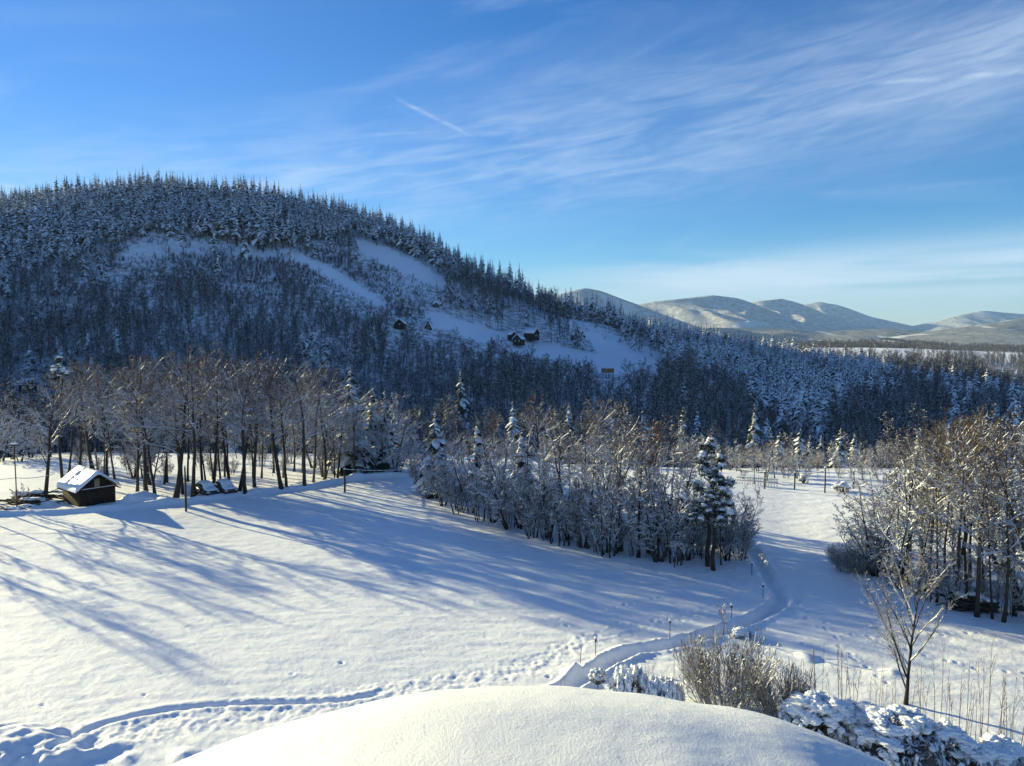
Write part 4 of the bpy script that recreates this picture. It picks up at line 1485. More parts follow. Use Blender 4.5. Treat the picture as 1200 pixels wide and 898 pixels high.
# ------------------------------------------------------------------ the dark hut by the road
def build_hut():
    W, D, Hw, Hr = 3.6, 4.3, 1.75, 3.15
    o = flat(93, 596)
    th = R(50)
    z = gz(o[0], o[1])
    e = empty('wooden_hut', (o[0], o[1], z), 'small dark plank hut with snow covered gable roof beside the road bank', 'hut', rz=th)
    b = MB()
    # plank walls: side walls and gables built board by board
    nb = 18
    for k in range(nb):
        x0, x1 = W * k / nb + .006, W * (k + 1) / nb - .006
        xm = (x0 + x1) / 2
        top = Hw + (Hr - Hw) * (1 - abs(xm - W / 2) / (W / 2)) - .04
        for y0 in (0, D - .04):
            b.box(x0, x1, y0 + (.008 if k % 2 else 0), y0 + .04, -.4, top)
    nb = 21
    for k in range(nb):
        y0, y1 = D * k / nb + .05, D * (k + 1) / nb + .03
        if y1 > D - .05:
            break
        for x0 in (0, W - .04):
            b.box(x0 + (.008 if k % 2 else 0), x0 + .04, y0, y1, -.4, Hw - .03)
    b.box(.05, W - .05, .05, D - .05, -.4, Hw - .1)
    link('wall', b.mesh('hut_wall', MT['darkwood']), e)
    t = MB()
    t.box(-.02, W + .02, -.035, -.003, Hw - .04, Hw + .03)
    link('ledge', t.mesh('hut_ledge', MT['post']), e)
    ls = MB()
    ls.box(-.02, W + .02, -.055, -.004, Hw + .034, Hw + .085)
    link('ledge_snow', ls.mesh('hut_ledge_snow', MT['roofsnow']), e)
    dr = MB()
    dr.box(W / 2 - .28, W / 2 + .24, -.03, -.004, Hw + .12, Hw + .98)
    link('loft_door', dr.mesh('hut_loft_door', MT['palewood']), e)
    dd = MB()
    dd.box(W / 2 - .9, W / 2 + .1, -.028, -.003, -.3, Hw - .10)
    dd.box(W / 2 - .9, W / 2 + .1, -.045, -.03, .3, .4)
    dd.box(W / 2 - .9, W / 2 + .1, -.045, -.03, 1.2, 1.3)
    link('door', dd.mesh('hut_door', MT['darkwood']), e)
    rf = MB()
    ov, sl_ = .42, (Hr - Hw) / (W / 2)
    for sg in (-1, 1):
        xe = W / 2 + sg * (W / 2 + ov)
        ze = Hw - ov * sl_
        rf.prism([(W / 2, Hr), (xe, ze), (xe, ze + .07), (W / 2, Hr + .07)], (1, 0, 0), (0, 0, 1), (0, 1, 0), -.42, D + .42)
    r_ = link('roof', rf.mesh('hut_roof', MT['darkwood']), e)
    # snow blanket on the roof, soft and uneven
    nu, nv = 60, 44
    u = np.linspace(-1, 1, nu)
    v = np.linspace(-.46, D + .46, nv)
    U, Vv = np.meshgrid(u, v)
    X = W / 2 + U * (W / 2 + ov + .05)
    Z = Hr + .09 - np.sqrt((U * (W / 2 + ov + .05)) ** 2 + .05) * sl_ + .19
    ed = np.minimum(np.clip((1 - np.abs(U)) / .07, 0, 1), np.clip(np.minimum(Vv + .46, D + .46 - Vv) / .22, 0, 1))
    th_ = .30 * np.sqrt(ed) + .05 * vnoise(X / .5, Vv / .6, 31) * ed + .04 * vnoise(X / .22, Vv / .2, 32) * ed
    th_ = th_ + np.clip((Vv - D * .55) / .5, 0, 1) * (U < .05) * .10 * ed
    nn = nu * nv
    top = np.stack([X, Vv, Z + th_], -1).reshape(-1, 3)
    bot = np.stack([X, Vv, Z - .03], -1).reshape(-1, 3)
    i = np.arange(nv - 1)[:, None] * nu
    j = np.arange(nu - 1)[None]
    f = np.stack([i + j, i + j + 1, i + nu + j + 1, i + nu + j], -1).reshape(-1, 4)
    rim = [(a, a + 1) for a in range(nu - 1)] + [((nv - 1) * nu + a + 1, (nv - 1) * nu + a) for a in range(nu - 1)] + [((a + 1) * nu, a * nu) for a in range(nv - 1)] + [(a * nu + nu - 1, (a + 1) * nu + nu - 1) for a in range(nv - 1)]
    rimf = np.array([(b_, a_, a_ + nn, b_ + nn) for a_, b_ in rim])
    me = new_mesh('hut_roof_snow', np.concatenate([top, bot]), [np.concatenate([f, f[:, ::-1] + nn, rimf])], MT['roofsnow'], True)
    link('roof_snow', me, r_)


build_hut()


# ------------------------------------------------------------------ houses on the hill and in the trees
def house(name, px, py, W, D, Hw, Hr, yaw, wallm, label, wins=(), stilts=0, mono=False, chim=False, lift=0.0):
    p = at(px, py)
    e = empty(name, (p[0], p[1], p[2] + lift), label, 'house', rz=R(yaw))
    e.scale = (.8, .8, .8)
    b = MB()
    if mono:
        b.box(-W / 2, W / 2, -D / 2, D / 2, stilts, stilts + Hw)
    else:
        b.box(-W / 2, W / 2, -D / 2, D / 2, stilts - 1.5 * (stilts == 0), stilts + Hw)
        if Hr > Hw:
            b.prism([(-W / 2, stilts + Hw + .002), (W / 2, stilts + Hw + .002), (0, stilts + Hr)], (1, 0, 0), (0, 0, 1), (0, 1, 0), -D / 2 + .003, D / 2 - .003)
    link('wall', b.mesh(name + '_wall', wallm), e)
    rf = MB()
    if mono:
        rf.prism([(-W / 2 - .5, stilts + Hw + .01), (W / 2 + .5, stilts + Hw + .01), (W / 2 + .5, stilts + Hw + .45), (-W / 2 - .5, stilts + Hw + .4)], (1, 0, 0), (0, 0, 1), (0, 1, 0), -D / 2 - .5, D / 2 + .4)
    else:
        sl_ = (Hr - Hw) / (W / 2)
        ov = .55
        for sg in (-1, 1):
            xe = sg * (W / 2 + ov)
            ze = stilts + Hw - ov * sl_
            hh = stilts + Hr
            rf.prism([(0, hh + .01), (xe, ze + .01), (xe, ze + .40), (0, hh + .48)], (1, 0, 0), (0, 0, 1), (0, 1, 0), -D / 2 - .5, D / 2 + .5)
    r_ = link('roof', rf.mesh(name + '_roof', MT['roofsnow']), e)
    if chim:
        c = MB()
        c.box(.5, 1.0, .4, .9, stilts + Hr - .6, stilts + Hr + 1.0)
        link('chimney', c.mesh(name + '_chimney', MT['wall']), r_)
    for (x, z, ww, hh) in wins:
        wb = MB()
        wb.box(x - ww / 2, x + ww / 2, -D / 2 - .06, -D / 2 - .004, stilts + z, stilts + z + hh)
        fr = link('window', wb.mesh(name + '_window', MT['white']), e)
        pb = MB()
        pb.box(x - ww / 2 + .12, x + ww / 2 - .12, -D / 2 - .08, -D / 2 - .064, stilts + z + .12, stilts + z + hh - .12)
        link('pane', pb.mesh(name + '_pane', MT['glass']), fr)
    if stilts:
        for x in np.linspace(-W / 2 + .3, W / 2 - .3, 4):
            for y in (-D / 2 + .3, D / 2 - .3):
                l = MB()
                l.box(x - .12, x + .12, y - .12, y + .12, -1.5, stilts)
                link('stilt', l.mesh(name + '_stilt', MT['post']), e)
    return e


house('hillside_cabin', 712, 440, 5.9, 4.2, 2.2, 2.2, 4, MT['warmwood'], 'reddish brown flat roofed cabin on stilts at the lower end of the hill meadow', [(-1.2, .7, 1.0, .9)], stilts=1.5, mono=True)
house('hillside_cottage', 608, 402, 5.5, 6, 2.6, 5.2, -22, MT['darkwood'], 'dark gabled cottage at the upper edge of the hill meadow', [(-1.2, .8, .9, 1.1), (1.2, .8, .9, 1.1)])
house('hillside_house', 623, 396, 7.5, 7, 3.2, 6.2, 62, MT['darkwood'], 'larger snow roofed house right behind the dark gabled cottage', [(-2.2, 1.0, 1.0, 1.1), (0, 1.0, 1.0, 1.1), (2.2, 1.0, 1.0, 1.1)], chim=True)
house('garden_shed', 600, 396, 4.2, 4, 2.2, 4.0, 40, MT['darkwood'], 'small snow roofed shed left of the dark gabled cottage')
house('a_frame_chalet', 503, 389, 5.0, 6, .9, 5.8, -8, MT['darkwood'], 'steep roofed dark chalet with pale window left of the hill meadow', [(-.3, 1.0, 1.0, 1.3), (.9, 1.0, .7, 1.1), (0, 3.1, 1.3, .8)], lift=.8)
house('forest_hut', 469, 388, 6.0, 5, 2.0, 4.6, -6, MT['darkwood'], 'low snow roofed hut among trees left of the steep chalet', [(.2, 1.0, .8, .8)], lift=2.0)
house('valley_cottage', 33, 468, 5.2, 4.5, 2.6, 4.6, 82, MT['darkwood'], 'snow roofed cottage half hidden by trees near the left edge', [(-1, .8, .8, 1.0)], lift=3.4)


# ------------------------------------------------------------------ parked cars under snow
def car(px, py, yaw, paint, label):
    p = at(px, py) + np.array([0, 0, .12])
    e = empty('parked_car', p, label, 'car', 'parked cars', rz=R(yaw))
    prof = [(-1.95, .32), (1.92, .32), (1.98, .55), (1.92, .78), (1.0, .92), (.35, 1.40), (-.95, 1.45), (-1.62, 1.02), (-1.98, .92), (-2.0, .5)]
    low = [(-1.95, .32), (1.92, .32), (1.98, .55), (1.92, .78), (1.0, .92), (-1.62, 1.0), (-1.98, .92), (-2.0, .5)]
    b = MB()
    b.prism(low, (0, 1, 0), (0, 0, 1), (1, 0, 0), -.82, .82)
    link('body', b.mesh('car_body', paint), e)
    c = MB()
    P = np.array([(.95, .925), (.33, 1.42), (-.98, 1.45), (-1.6, 1.005)])
    V = np.concatenate([np.stack([np.full(4, sx * 1.0) * np.array([.80, .64, .64, .80]), P[:, 0], P[:, 1]], -1) for sx in (-1, 1)])
    c.add(V, [(0, 1, 2, 3), (7, 6, 5, 4), (0, 4, 5, 1), (1, 5, 6, 2), (2, 6, 7, 3), (0, 3, 7, 4)])
    link('cabin', c.mesh('car_cabin', paint), e)
    for nm, pts in (('windshield', [(-.66, .90, .985), (.66, .90, .985), (.56, .42, 1.37), (-.56, .42, 1.37)]), ('rear_window', [(.66, -1.52, 1.09), (-.66, -1.52, 1.09), (-.56, -1.08, 1.40), (.56, -1.08, 1.40)]),
                    ('side_window', [(-.795, .80, 1.0), (-.795, -1.45, 1.05), (-.665, -.98, 1.39), (-.665, .32, 1.37)]), ('side_window', [(.795, -1.45, 1.05), (.795, .80, 1.0), (.665, .32, 1.37), (.665, -.98, 1.39)])):
        g = MB()
        A = np.array(pts)
        n = np.cross(A[1] - A[0], A[2] - A[0])
        n = n / np.linalg.norm(n)
        if (n @ (A.mean(0) - np.array([0, -.3, 1.0]))) < 0:
            n = -n
        g.add(np.concatenate([A + n * .004, A + n * .018]), [(0, 1, 2, 3), (7, 6, 5, 4), (0, 4, 5, 1), (1, 5, 6, 2), (2, 6, 7, 3), (3, 7, 4, 0)])
        link(nm, g.mesh('car_' + nm, MT['glass']), e)
    for sx in (-1, 1):
        for y in (-1.22, 1.25):
            wv = MB()
            a = np.linspace(0, 2 * np.pi, 17)[:-1]
            wv.prism([(math.cos(t) * .31, math.sin(t) * .31 + .31) for t in a], (0, 1, 0), (0, 0, 1), (1, 0, 0), sx * .72 - .1, sx * .72 + .115, (0, y, 0))
            wh = link('wheel', wv.mesh('car_wheel', MT['rubber']), e)
            rv = MB()
            rv.prism([(math.cos(t) * .18, math.sin(t) * .18 + .31) for t in a], (0, 1, 0), (0, 0, 1), (1, 0, 0), sx * .72 + sx * .118 - .006, sx * .72 + sx * .118 + .006, (0, y, 0))
            link('rim', rv.mesh('car_rim', MT['metal']), wh)
        for y, m_, nm in ((1.975, 'white', 'headlight'), (-2.0, 'paint2', 'tail_light')):
            h = MB()
            h.box(sx * .62 - .15, sx * .62 + .15, y - .02, y + .02, .62, .76)
            link(nm, h.mesh('car_' + nm, MT[m_]), e)
    sn = MB()
    yy = np.linspace(-1.93, 1.88, 60)
    zz_ = np.interp(yy, [-1.98, -1.62, -.95, .35, 1.0, 1.92], [.93, 1.03, 1.46, 1.415, .935, .80])
    wd_ = np.interp(yy, [-1.98, -1.62, -.95, .35, 1.0, 1.92], [.76, .76, .68, .68, .76, .70])
    u_ = np.linspace(-1, 1, 17)
    XX, YY = wd_[:, None] * u_[None], np.repeat(yy[:, None], 17, 1)
    ed = np.sqrt(np.clip(np.minimum((1 - np.abs(u_))[None] / .35, np.minimum(yy - yy[0], yy[-1] - yy)[:, None] / .3), 0, 1))
    top_ = zz_[:, None] + .005 + ed * (.17 + .05 * vnoise(XX / .35, YY / .4, 51))
    V = np.concatenate([np.stack([XX, YY, top_], -1).reshape(-1, 3), np.stack([XX, YY, np.repeat(zz_[:, None], 17, 1) - .02], -1).reshape(-1, 3)])
    i_ = np.arange(59)[:, None] * 17
    j_ = np.arange(16)[None]
    fq = np.stack([i_ + j_, i_ + j_ + 1, i_ + j_ + 18, i_ + j_ + 17], -1).reshape(-1, 4)
    sn.add(V, np.concatenate([fq, fq[:, ::-1] + 60 * 17]))
    e.scale = (.88, .88, .95)
    link('snow_cover', sn.mesh('car_snow', MT['roofsnow'], True), e)


car(242, 582, 226, MT['paint'], 'snow covered dark car parked behind the road bank, left of the pair')
car(264, 580, 222, MT['paint2'], 'snow covered dark car parked behind the road bank, right of the pair')


# ------------------------------------------------------------------ poles, wires, fence, lamps
def pole(px, py, top, label, arm=0, r=.09):
    p = at(px, py)
    d = p[1] * cp - (p[2] - CAMZ) * sp
    h = (proj(p)[1] - top) * d / 890
    e = empty('utility_pole', p - np.array([0, 0, .2]), label, 'pole')
    b = MB()
    b.tube([(0, 0, 0), (.02, 0, h * .5), (0, 0, h + .2)], [r, r * .9, r * .75], 9, a=.7)
    link('shaft', b.mesh('pole_shaft', MT['post']), e)
    if arm:
        a = MB()
        a.box(-arm, arm, -.05, .05, h + .02, h + .12)
        link('cross_arm', a.mesh('pole_arm', MT['post']), e)
    s_ = MB()
    s_.blob((0, 0, h + .27), (max(.10, arm * 1.05), .10, .10), 4, 2, .2)
    link('snow_cap', s_.mesh('pole_snow', MT['roofsnow'], True), e)
    return p + np.array([0, 0, h])


A1 = pole(20, 600, 520, 'thin pole with a snowy arm near the left edge', .35, .06)
A2 = pole(218, 600, 547, 'dark wooden pole standing in the field in front of the parked cars', 0, .11)
A3 = pole(404, 578, 550, 'short dark pole at the bend of the road bank', 0, .12)
A4 = pole(896, 572, 553, 'dark pole nearest the white picket fence at the field end', 0, .09)
A5 = pole(966.5, 577, 548, 'pale slim pole standing free at the far end of the field', 0, .085)
A6 = pole(1000, 572, 552, 'dark pole right of the pale slim pole', 0, .10)
A7 = pole(931, 573, 554, 'dark pole between the picket fence and the pale slim pole', 0, .09)


def wire(a, b, sag, label, r=.035):
    t = np.linspace(0, 1, 40)[:, None]
    P = a * (1 - t) + b * t
    P[:, 2] -= sag * 4 * (t * (1 - t))[:, 0]
    m = MB()
    m.tube(P, r, 5, a=1.0)
    sn = MB()
    P2 = P + np.array([0, 0, r * 1.2])
    sn.tube(P2, r * (1 + .4 * np.sin(np.arange(40) * 1.9)), 5, a=1.2)
    o = link('overhead_wire', m.mesh('overhead_wire', MT['rubber']))
    tag(o, label, 'wire')
    link('snow_coat', sn.mesh('wire_snow', MT['roofsnow'], True), o)


wire(A3, at(480, 560) + np.array([0, 0, 1.0]), .15, 'snow coated wire running right from the short pole at the road bend')
wire(at(868, 566) + np.array([0, 0, 1.6]), A4, .1, 'snow coated wire above the white picket fence')
wire(A4, A7, .2, 'snow coated wire from the fence pole to the next dark pole')
wire(A7, A5 - np.array([0, 0, .3]), .2, 'snow coated wire ending at the pale slim pole')
wire(A6, at(1035, 574) + np.array([0, 0, 1.8]), .2, 'snow coated wire running right from the dark pole into the grove')
wire(A1 - np.array([0, 0, 3.4]), at(66, 596) + np.array([0, 0, 3.6]), .2, 'thin snowy wire from the left edge pole to the hut', .02)
wire(at(-60, 600) + np.array([0, 0, 3.3]), A1 - np.array([0, 0, 3.4]), .2, 'thin snowy wire from beyond the left edge to the thin pole', .02)


def picket_fence():
    a, b = at(862, 565), at(912, 570)
    e = empty('picket_fence', a, 'white snow capped picket fence at the far end of the field', 'fence')
    n = 16
    pk, cap = MB(), MB()
    L = b - a
    ang = math.atan2(L[1], L[0])
    for k in range(n):
        q = L * (k + .5) / n
        h = .75 + .06 * math.sin(k * 1.7)
        pk.box(-.05, .05, -.012, .012, -.2, h, ang, q)
        cap.blob(q + [0, 0, h + .05], (.09, .08, .10), k, 1, .2)
    link('pickets', pk.mesh('pickets', MT['white']), e)
    link('snow_caps', cap.mesh('picket_snow', MT['roofsnow'], True), e)
    for z in (.2, .55):
        r_ = MB()
        r_.box(0, np.linalg.norm(L[:2]), .014, .05, z, z + .08, ang)
        link('rail', r_.mesh('fence_rail', MT['post']), e)


picket_fence()


def lamp(px, py, top, label):
    p = at(px, py)
    d = p[1] * cp - (p[2] - CAMZ) * sp
    h = (proj(p)[1] - top) * d / 890
    e = empty('path_lamp', p - np.array([0, 0, .1]), label, 'path lamp', 'lamps along the trodden path')
    b = MB()
    b.tube([(0, 0, 0), (0, 0, h * .78 + .1)], .022, 8)
    link('post', b.mesh('lamp_post', MT['metal']), e)
    c = MB()
    z = h * .78 + .1
    c.tube([(0, 0, z), (0, 0, z + .04), (0, 0, z + .16), (0, 0, z + .18)], [.03, .06, .075, .02], 10)
    link('lamp_head', c.mesh('lamp_head', MT['metal']), e)
    q = MB()
    q.blob((.01, 0, z + .23), (.095, .095, .075), 3, 2, .15)
    link('snow_cap', q.mesh('lamp_snow', MT['roofsnow'], True), e)


lamp(698, 769, 747, 'dark path lamp nearest the camera, left of the first path bend')
lamp(785, 747, 726, 'dark path lamp second from the camera, above the round shrub')
lamp(857, 725, 709, 'dark path lamp beside the small sapling')
lamp(894, 700, 685, 'dark path lamp at the sharp bend of the path')
lamp(881, 673, 660, 'dark path lamp in the shade at the tip of the grove')

p = at(680, 776)
st = MB()
st.tube([(0, 0, -.2), (.02, 0, .4), (.06, .02, .85)], [.025, .022, .018], 6, a=1.0)
tag(link('wooden_stake', st.mesh('wooden_stake', MT['stem']), None, p), 'thin bare stake leaning beside the path left of the nearest lamp', 'stake')


# ------------------------------------------------------------------ shrubs and garden plants
VASE = dict(H=7.6, r=.105, seg=(8, 6, 4, 3, 2), jit=(.05, .08, .12, .18, .2), up=(.0, .10, .07, .04, .02), taper=(.9, .85, .8, .7, .6), nch=(22, 9, 5, 3), start=(.12, .15, .15, .1),
            ang=(36, 30, 36, 42), lr=(.78, .36, .42, .5), rr=(.55, .45, .5, .7), rmin=.006, snow=.6, topsnow=.5, load=.35, lean=.03, shape=lambda q: 1.08 - .75 * q, trunk_levels=2)
vase = bare_template(201, VASE, MT['bark'], MT['paletwig'])
tree('bare_tree', vase, 1061, 826, 655, 'young vase shaped bare tree standing alone in front of the right hand grove', 'tree', rz=.6)
sap = bare_template(203, {**VASE, 'H': 2.2, 'r': .035, 'nch': (9, 4, 3, 2), 'start': (.35, .2, .15, .1), 'ang': (55, 40, 40, 42), 'lr': (.45, .45, .45, .5), 'rmin': .006}, MT['stem'], MT['twig'])
tree('sapling', sap, 848, 745, 700, 'small spreading sapling beside the path behind the round shrub', 'sapling', rz=1.0)
for px, py, top, lab in [(20, 600, 572, 'scrawny snowy sapling left of the hut near the picture edge'), (893, 664, 645, 'tiny sapling in the shade near the far path lamp'), (29, 597, 565, 'leafless garden sapling beside the low dark heap left of the hut'), (1212, 790, 735, 'pale twiggy sapling cut by the right edge of the picture')]:
    tree('sapling', sap, px, py, top, lab, 'sapling')
SHRUB = dict(H=3.1, r=.026, stems=120, base=1.0, fan=.5, seg=(6, 4, 3), jit=(.05, .10, .14), up=(.06, .10, .05), taper=(.75, .7, .6), nch=(7, 3), start=(.25, .2), ang=(24, 28), lr=(.42, .5), rr=(.6, .7), rmin=.009, snow=1.1, topsnow=1.0, load=.8, lean=.10, trunk_levels=1)
shrub = [bare_template(205 + i, SHRUB, MT['paletwig'], MT['paletwig']) for i in range(2)]


def shrub_at(px, py, top, label, i=0, fat=1.0):
    e = tree('shrub', shrub[i], px, py, top, label, 'shrub', rz=.4, fat=fat)
    for ch in e.children:
        ch.name = 'stems' if ch.name.startswith('trunk') else 'twigs'
    return e


shrub_at(848, 830, 742, 'large rounded leafless shrub at the edge of the snow roof', 0, 1.0)
shrub_at(912, 840, 775, 'smaller leafless shrub between the large round shrub and the snowy evergreens', 1, .9)
shrub_at(1010, 670, 640, 'low dark twiggy bush at the left foot of the right hand grove', 1, 1.3)
shrub_at(992, 668, 636, 'snow crusted low bush at the left end of the right hand grove', 0, 1.2)


def snow_bush(px, py, wpx, hpx, label, n, leafm, seed, cap=.8, droop=.5, name='evergreen_bush', finger=False):
    r = np.random.default_rng(seed)
    p = at(px, py)
    d = p[1] * cp - (p[2] - CAMZ) * sp
    W, H = wpx * d / 890 / 2, hpx * d / 890
    e = empty(name, p - np.array([0, 0, .05]), label, 'bush')
    br, lf, sn = MB(), MB(), MB()
    for k in range(n):
        a, q = r.uniform(0, 6.283), r.uniform(.05, 1) ** .6
        zz = math.sqrt(max(.02, 1 - q * q)) * r.uniform(.72, 1.0)
        c = np.array([math.cos(a) * q * W, math.sin(a) * q * W * .8, max(.12, zz * H * .92)])
        br.tube([(c[0] * .15, c[1] * .15, -.1), (c[0] * .6, c[1] * .6, c[2] * .55), c], [.03, .022, .012], 5, cap=False, a=.9)
        if finger:
            L = r.uniform(.22, .42)
            sn.blob(c + [0, 0, .05], (.10 * r.uniform(.7, 1.4), .10 * r.uniform(.7, 1.4), L), seed + k, 2, .35)
            m = 22
            t = r.uniform(-1, .7, m)
            dv = unit(r.normal(0, 1, (m, 3)) * np.array([1, 1, .4]))
            p0 = c + np.stack([0 * t, 0 * t, t * L], -1)
            V, fc, a_ = diamonds(p0, p0 + dv * .16 + [0, 0, -.07], np.full(m, .022), np.full(m, .008), np.full(m, .6))
            lf.add(V, fc, a_)
        else:
            sz = r.uniform(.16, .30)
            m = 22
            aa = r.uniform(0, 6.283, m)
            el = r.uniform(-1.1, .1, m)
            dv = np.stack([np.cos(aa) * np.cos(el), np.sin(aa) * np.cos(el), np.sin(el) - droop * .3], -1)
            dv = unit(dv)
            sd = unit(np.cross(dv, [0, 0, 1.0]))
            L = sz * r.uniform(.8, 1.4, m)[:, None]
            wv = L * .17
            b0 = c + r.normal(0, .06, (m, 3))
            mid = b0 + dv * L * .5
            up = np.cross(sd, dv) * .02
            V = np.stack([b0, mid - sd * wv + up, b0 + dv * L, mid + sd * wv + up], 1)
            lf.add(V.reshape(-1, 3), np.arange(m * 4).reshape(-1, 4), r.uniform(.6, 1.0))
            if r.random() < cap:
                big = r.uniform(1.0, 1.9) if c[2] > H * .5 else r.uniform(.4, .9)
                sn.blob(c + [0, 0, sz * .22], (sz * big * r.uniform(.6, 1), sz * big * r.uniform(.6, 1), sz * r.uniform(.4, .75)), seed + k, 3, .3)
                if r.random() < .45:
                    t = r.uniform(0, 6.283)
                    sn.blob(c + [math.cos(t) * sz * .7, math.sin(t) * sz * .7, -.02], (sz * .36, sz * .36, sz * r.uniform(.4, .9)), seed + k + 9, 2, .3)
    link('branches', br.mesh('bush_branches', MT['stem']), e)
    link('foliage', lf.mesh('bush_foliage', leafm), e)
    link('snow_load', sn.mesh('bush_snow', MT['roofsnow'], True), e)
    return e


snow_bush(958, 868, 92, 62, 'evergreen bush with thick overhanging snow caps right of the leafless shrubs', 135, MT['leaf'], 11, .85)
snow_bush(1005, 868, 70, 52, 'evergreen bush with a broad white snow crown next to the overhanging snow caps', 95, MT['leaf'], 12, .75)
snow_bush(1052, 888, 110, 62, 'wide dark evergreen bush dusted with snow at the bottom edge', 170, MT['leaf'], 13, .6)
snow_bush(1108, 893, 60, 52, 'sparse dark bush with little snow near the bottom right corner', 60, MT['leaf'], 14, .35)
snow_bush(1172, 900, 64, 38, 'low snow topped bush in the bottom right corner', 60, MT['leaf'], 15, .8)
snow_bush(1140, 905, 50, 40, 'small snowy bush between the sparse bush and the corner bush', 45, MT['leaf'], 16, .6)
snow_bush(738, 817, 50, 36, 'low conifer bush with snowy fingers beside the ball shaped tree', 75, MT['needle'], 17, finger=True, name='conifer_bush')
snow_bush(778, 826, 52, 30, 'low conifer bush with snowy fingers touching the large leafless shrub', 65, MT['needle'], 18, finger=True, name='conifer_bush')
snow_bush(1012, 664, 34, 34, 'dark evergreen bush flecked with snow at the foot of the right hand grove', 60, MT['leaf'], 19, .9)
snow_bush(942, 566, 10, 14, 'small snow covered bush left of the pale slim pole', 16, MT['needle'], 20, .9)
snow_bush(988, 576, 22, 12, 'low snow covered bush between the pale pole and the dark pole', 26, MT['needle'], 21, .9)
snow_bush(870, 745, 22, 8, 'low snowy cushion plant at the foot of the sapling by the path', 22, MT['needle'], 22, .9)


def ball_tree():
    r = np.random.default_rng(4)
    p = at(700.5, 811)
    e = empty('ball_tree', p - np.array([0, 0, .05]), 'little ball shaped tree white with snow beside the path', 'tree')
    t = MB()
    t.tube([(0, 0, 0), (0, 0, .62)], .03, 7, a=.8)
    link('trunk', t.mesh('ball_trunk', MT['stem']), e)
    lf, sn = MB(), MB()
    for k in range(46):
        v = unit(r.normal(0, 1, 3)[None])[0]
        c = np.array([0, 0, .86]) + v * np.array([.34, .34, .28])
        m = 14
        dv = unit(r.normal(0, 1, (m, 3)) + v * .8)
        V, fc, a_ = diamonds(np.repeat(c[None], m, 0), c + dv * .14, np.full(m, .02), np.full(m, .008), np.full(m, .6))
        lf.add(V, fc, a_)
        if v[2] > -.35:
            sn.blob(c + [0, 0, .05], (.11, .11, .08) * r.uniform(.6, 1.3, 3), k, 2, .4)
    link('crown', lf.mesh('ball_crown', MT['needle']), e)
    link('snow_load', sn.mesh('ball_snow', MT['roofsnow'], True), e)


ball_tree()
# tall dry stalks standing in the snow
STALK = dict(H=2.6, r=.016, stems=2, base=.12, fan=.06, seg=(6, 3), jit=(.025, .1), up=(.03, .12), taper=(.7, .6), nch=(5,), start=(.45,), ang=(28,), lr=(.22,), rr=(.6,), rmin=.006, snow=.7, topsnow=.7, lean=.04)


def stalk_mesh(seed, P):
    rr = np.random.default_rng(seed)
    lv = grow(rr, P)
    m = MB()
    for q, (pts, rad) in enumerate(lv):
        for a, b in zip(pts, rad):
            m.tube(a, b, 4, cap=False, a=.8)
    return m.mesh('dry_stalk', MT['stem'])


stm = [stalk_mesh(220 + i, {**STALK, 'stems': 1 + i % 3, 'nch': ([5, 3, 7, 2][i % 4],)}) for i in range(6)]
rs = np.random.default_rng(9)
spots = [(918, 770, 850), (926, 790, 852), (934, 765, 846), (944, 770, 848), (958, 745, 850), (972, 785, 850), (985, 750, 846), (990, 775, 848), (1002, 765, 842), (1020, 790, 850), (1028, 775, 846), (1036, 798, 852), (1046, 785, 850), (1076, 770, 850), (1084, 785, 852),
         (1096, 765, 850), (1104, 740, 862), (1112, 795, 870), (1120, 780, 868), (1128, 800, 872), (1134, 770, 868), (1144, 805, 876), (1150, 760, 878), (1156, 742, 882), (1164, 790, 880), (1172, 800, 884), (1180, 775, 886), (1187, 810, 890), (1194, 790, 886), (1203, 780, 888), (1066, 790, 856), (950, 790, 858),
         (742, 770, 806), (760, 765, 812), (790, 745, 815), (805, 740, 812), (817, 738, 800), (655, 778, 808), (663, 776, 812), (590, 792, 812), (600, 796, 815)]
for k, (px, top, py) in enumerate(spots):
    p = at(px + rs.uniform(-2, 2), py)
    d = p[1] * cp - (p[2] - CAMZ) * sp
    h = (proj(p)[1] - top) * d / 890
    sc = h / 2.6
    o = link('dry_stalk', stm[rs.integers(6)], None, p - np.array([0, 0, .05]), rs.uniform(0, 6.28), (min(1.3, sc), min(1.3, sc), sc))
    if px > 1060:
        tag(o, 'thin dry stalk rising from the snow at the lower right', 'stalk', 'dry stalks at the lower right')
    elif px > 900:
        tag(o, 'thin dry stalk between the leafless shrubs and the vase shaped tree', 'stalk', 'dry stalks behind the evergreen bushes')
    elif px > 700:
        tag(o, 'thin dry stalk around the low conifer bushes and round shrub', 'stalk', 'dry stalks by the round shrub')
    else:
        tag(o, 'thin dry stalk just above the crest of the snow roof', 'stalk', 'dry stalks above the snow roof')


def heap(px, py, W, D, H, label, n, seed, name='brush_heap', m='post'):
    r = np.random.default_rng(seed)
    p = at(px, py)
    e = empty(name, p, label, 'heap')
    b, sn = MB(), MB()
    for k in range(n):
        c = np.array([r.normal(0, W * .28), r.normal(0, D * .28), r.uniform(0, H * .75)])
        a = r.normal(0, .5)
        L = r.uniform(.4, 1.0) * W * .5
        dv = np.array([math.cos(a), math.sin(a), r.normal(0, .12)])
        b.tube([c - dv * L, c + dv * L], r.uniform(.03, .09), 6, a=1.0)
    for k in range(9):
        sn.blob((r.normal(0, W * .25), r.normal(0, D * .25), H * r.uniform(.7, .95)), (W * r.uniform(.10, .22), D * r.uniform(.12, .25), .12), seed + k, 2, .35)
    link('branches', b.mesh(name + '_wood', MT[m]), e)
    link('snow_cover', sn.mesh(name + '_snow', MT['roofsnow'], True), e)


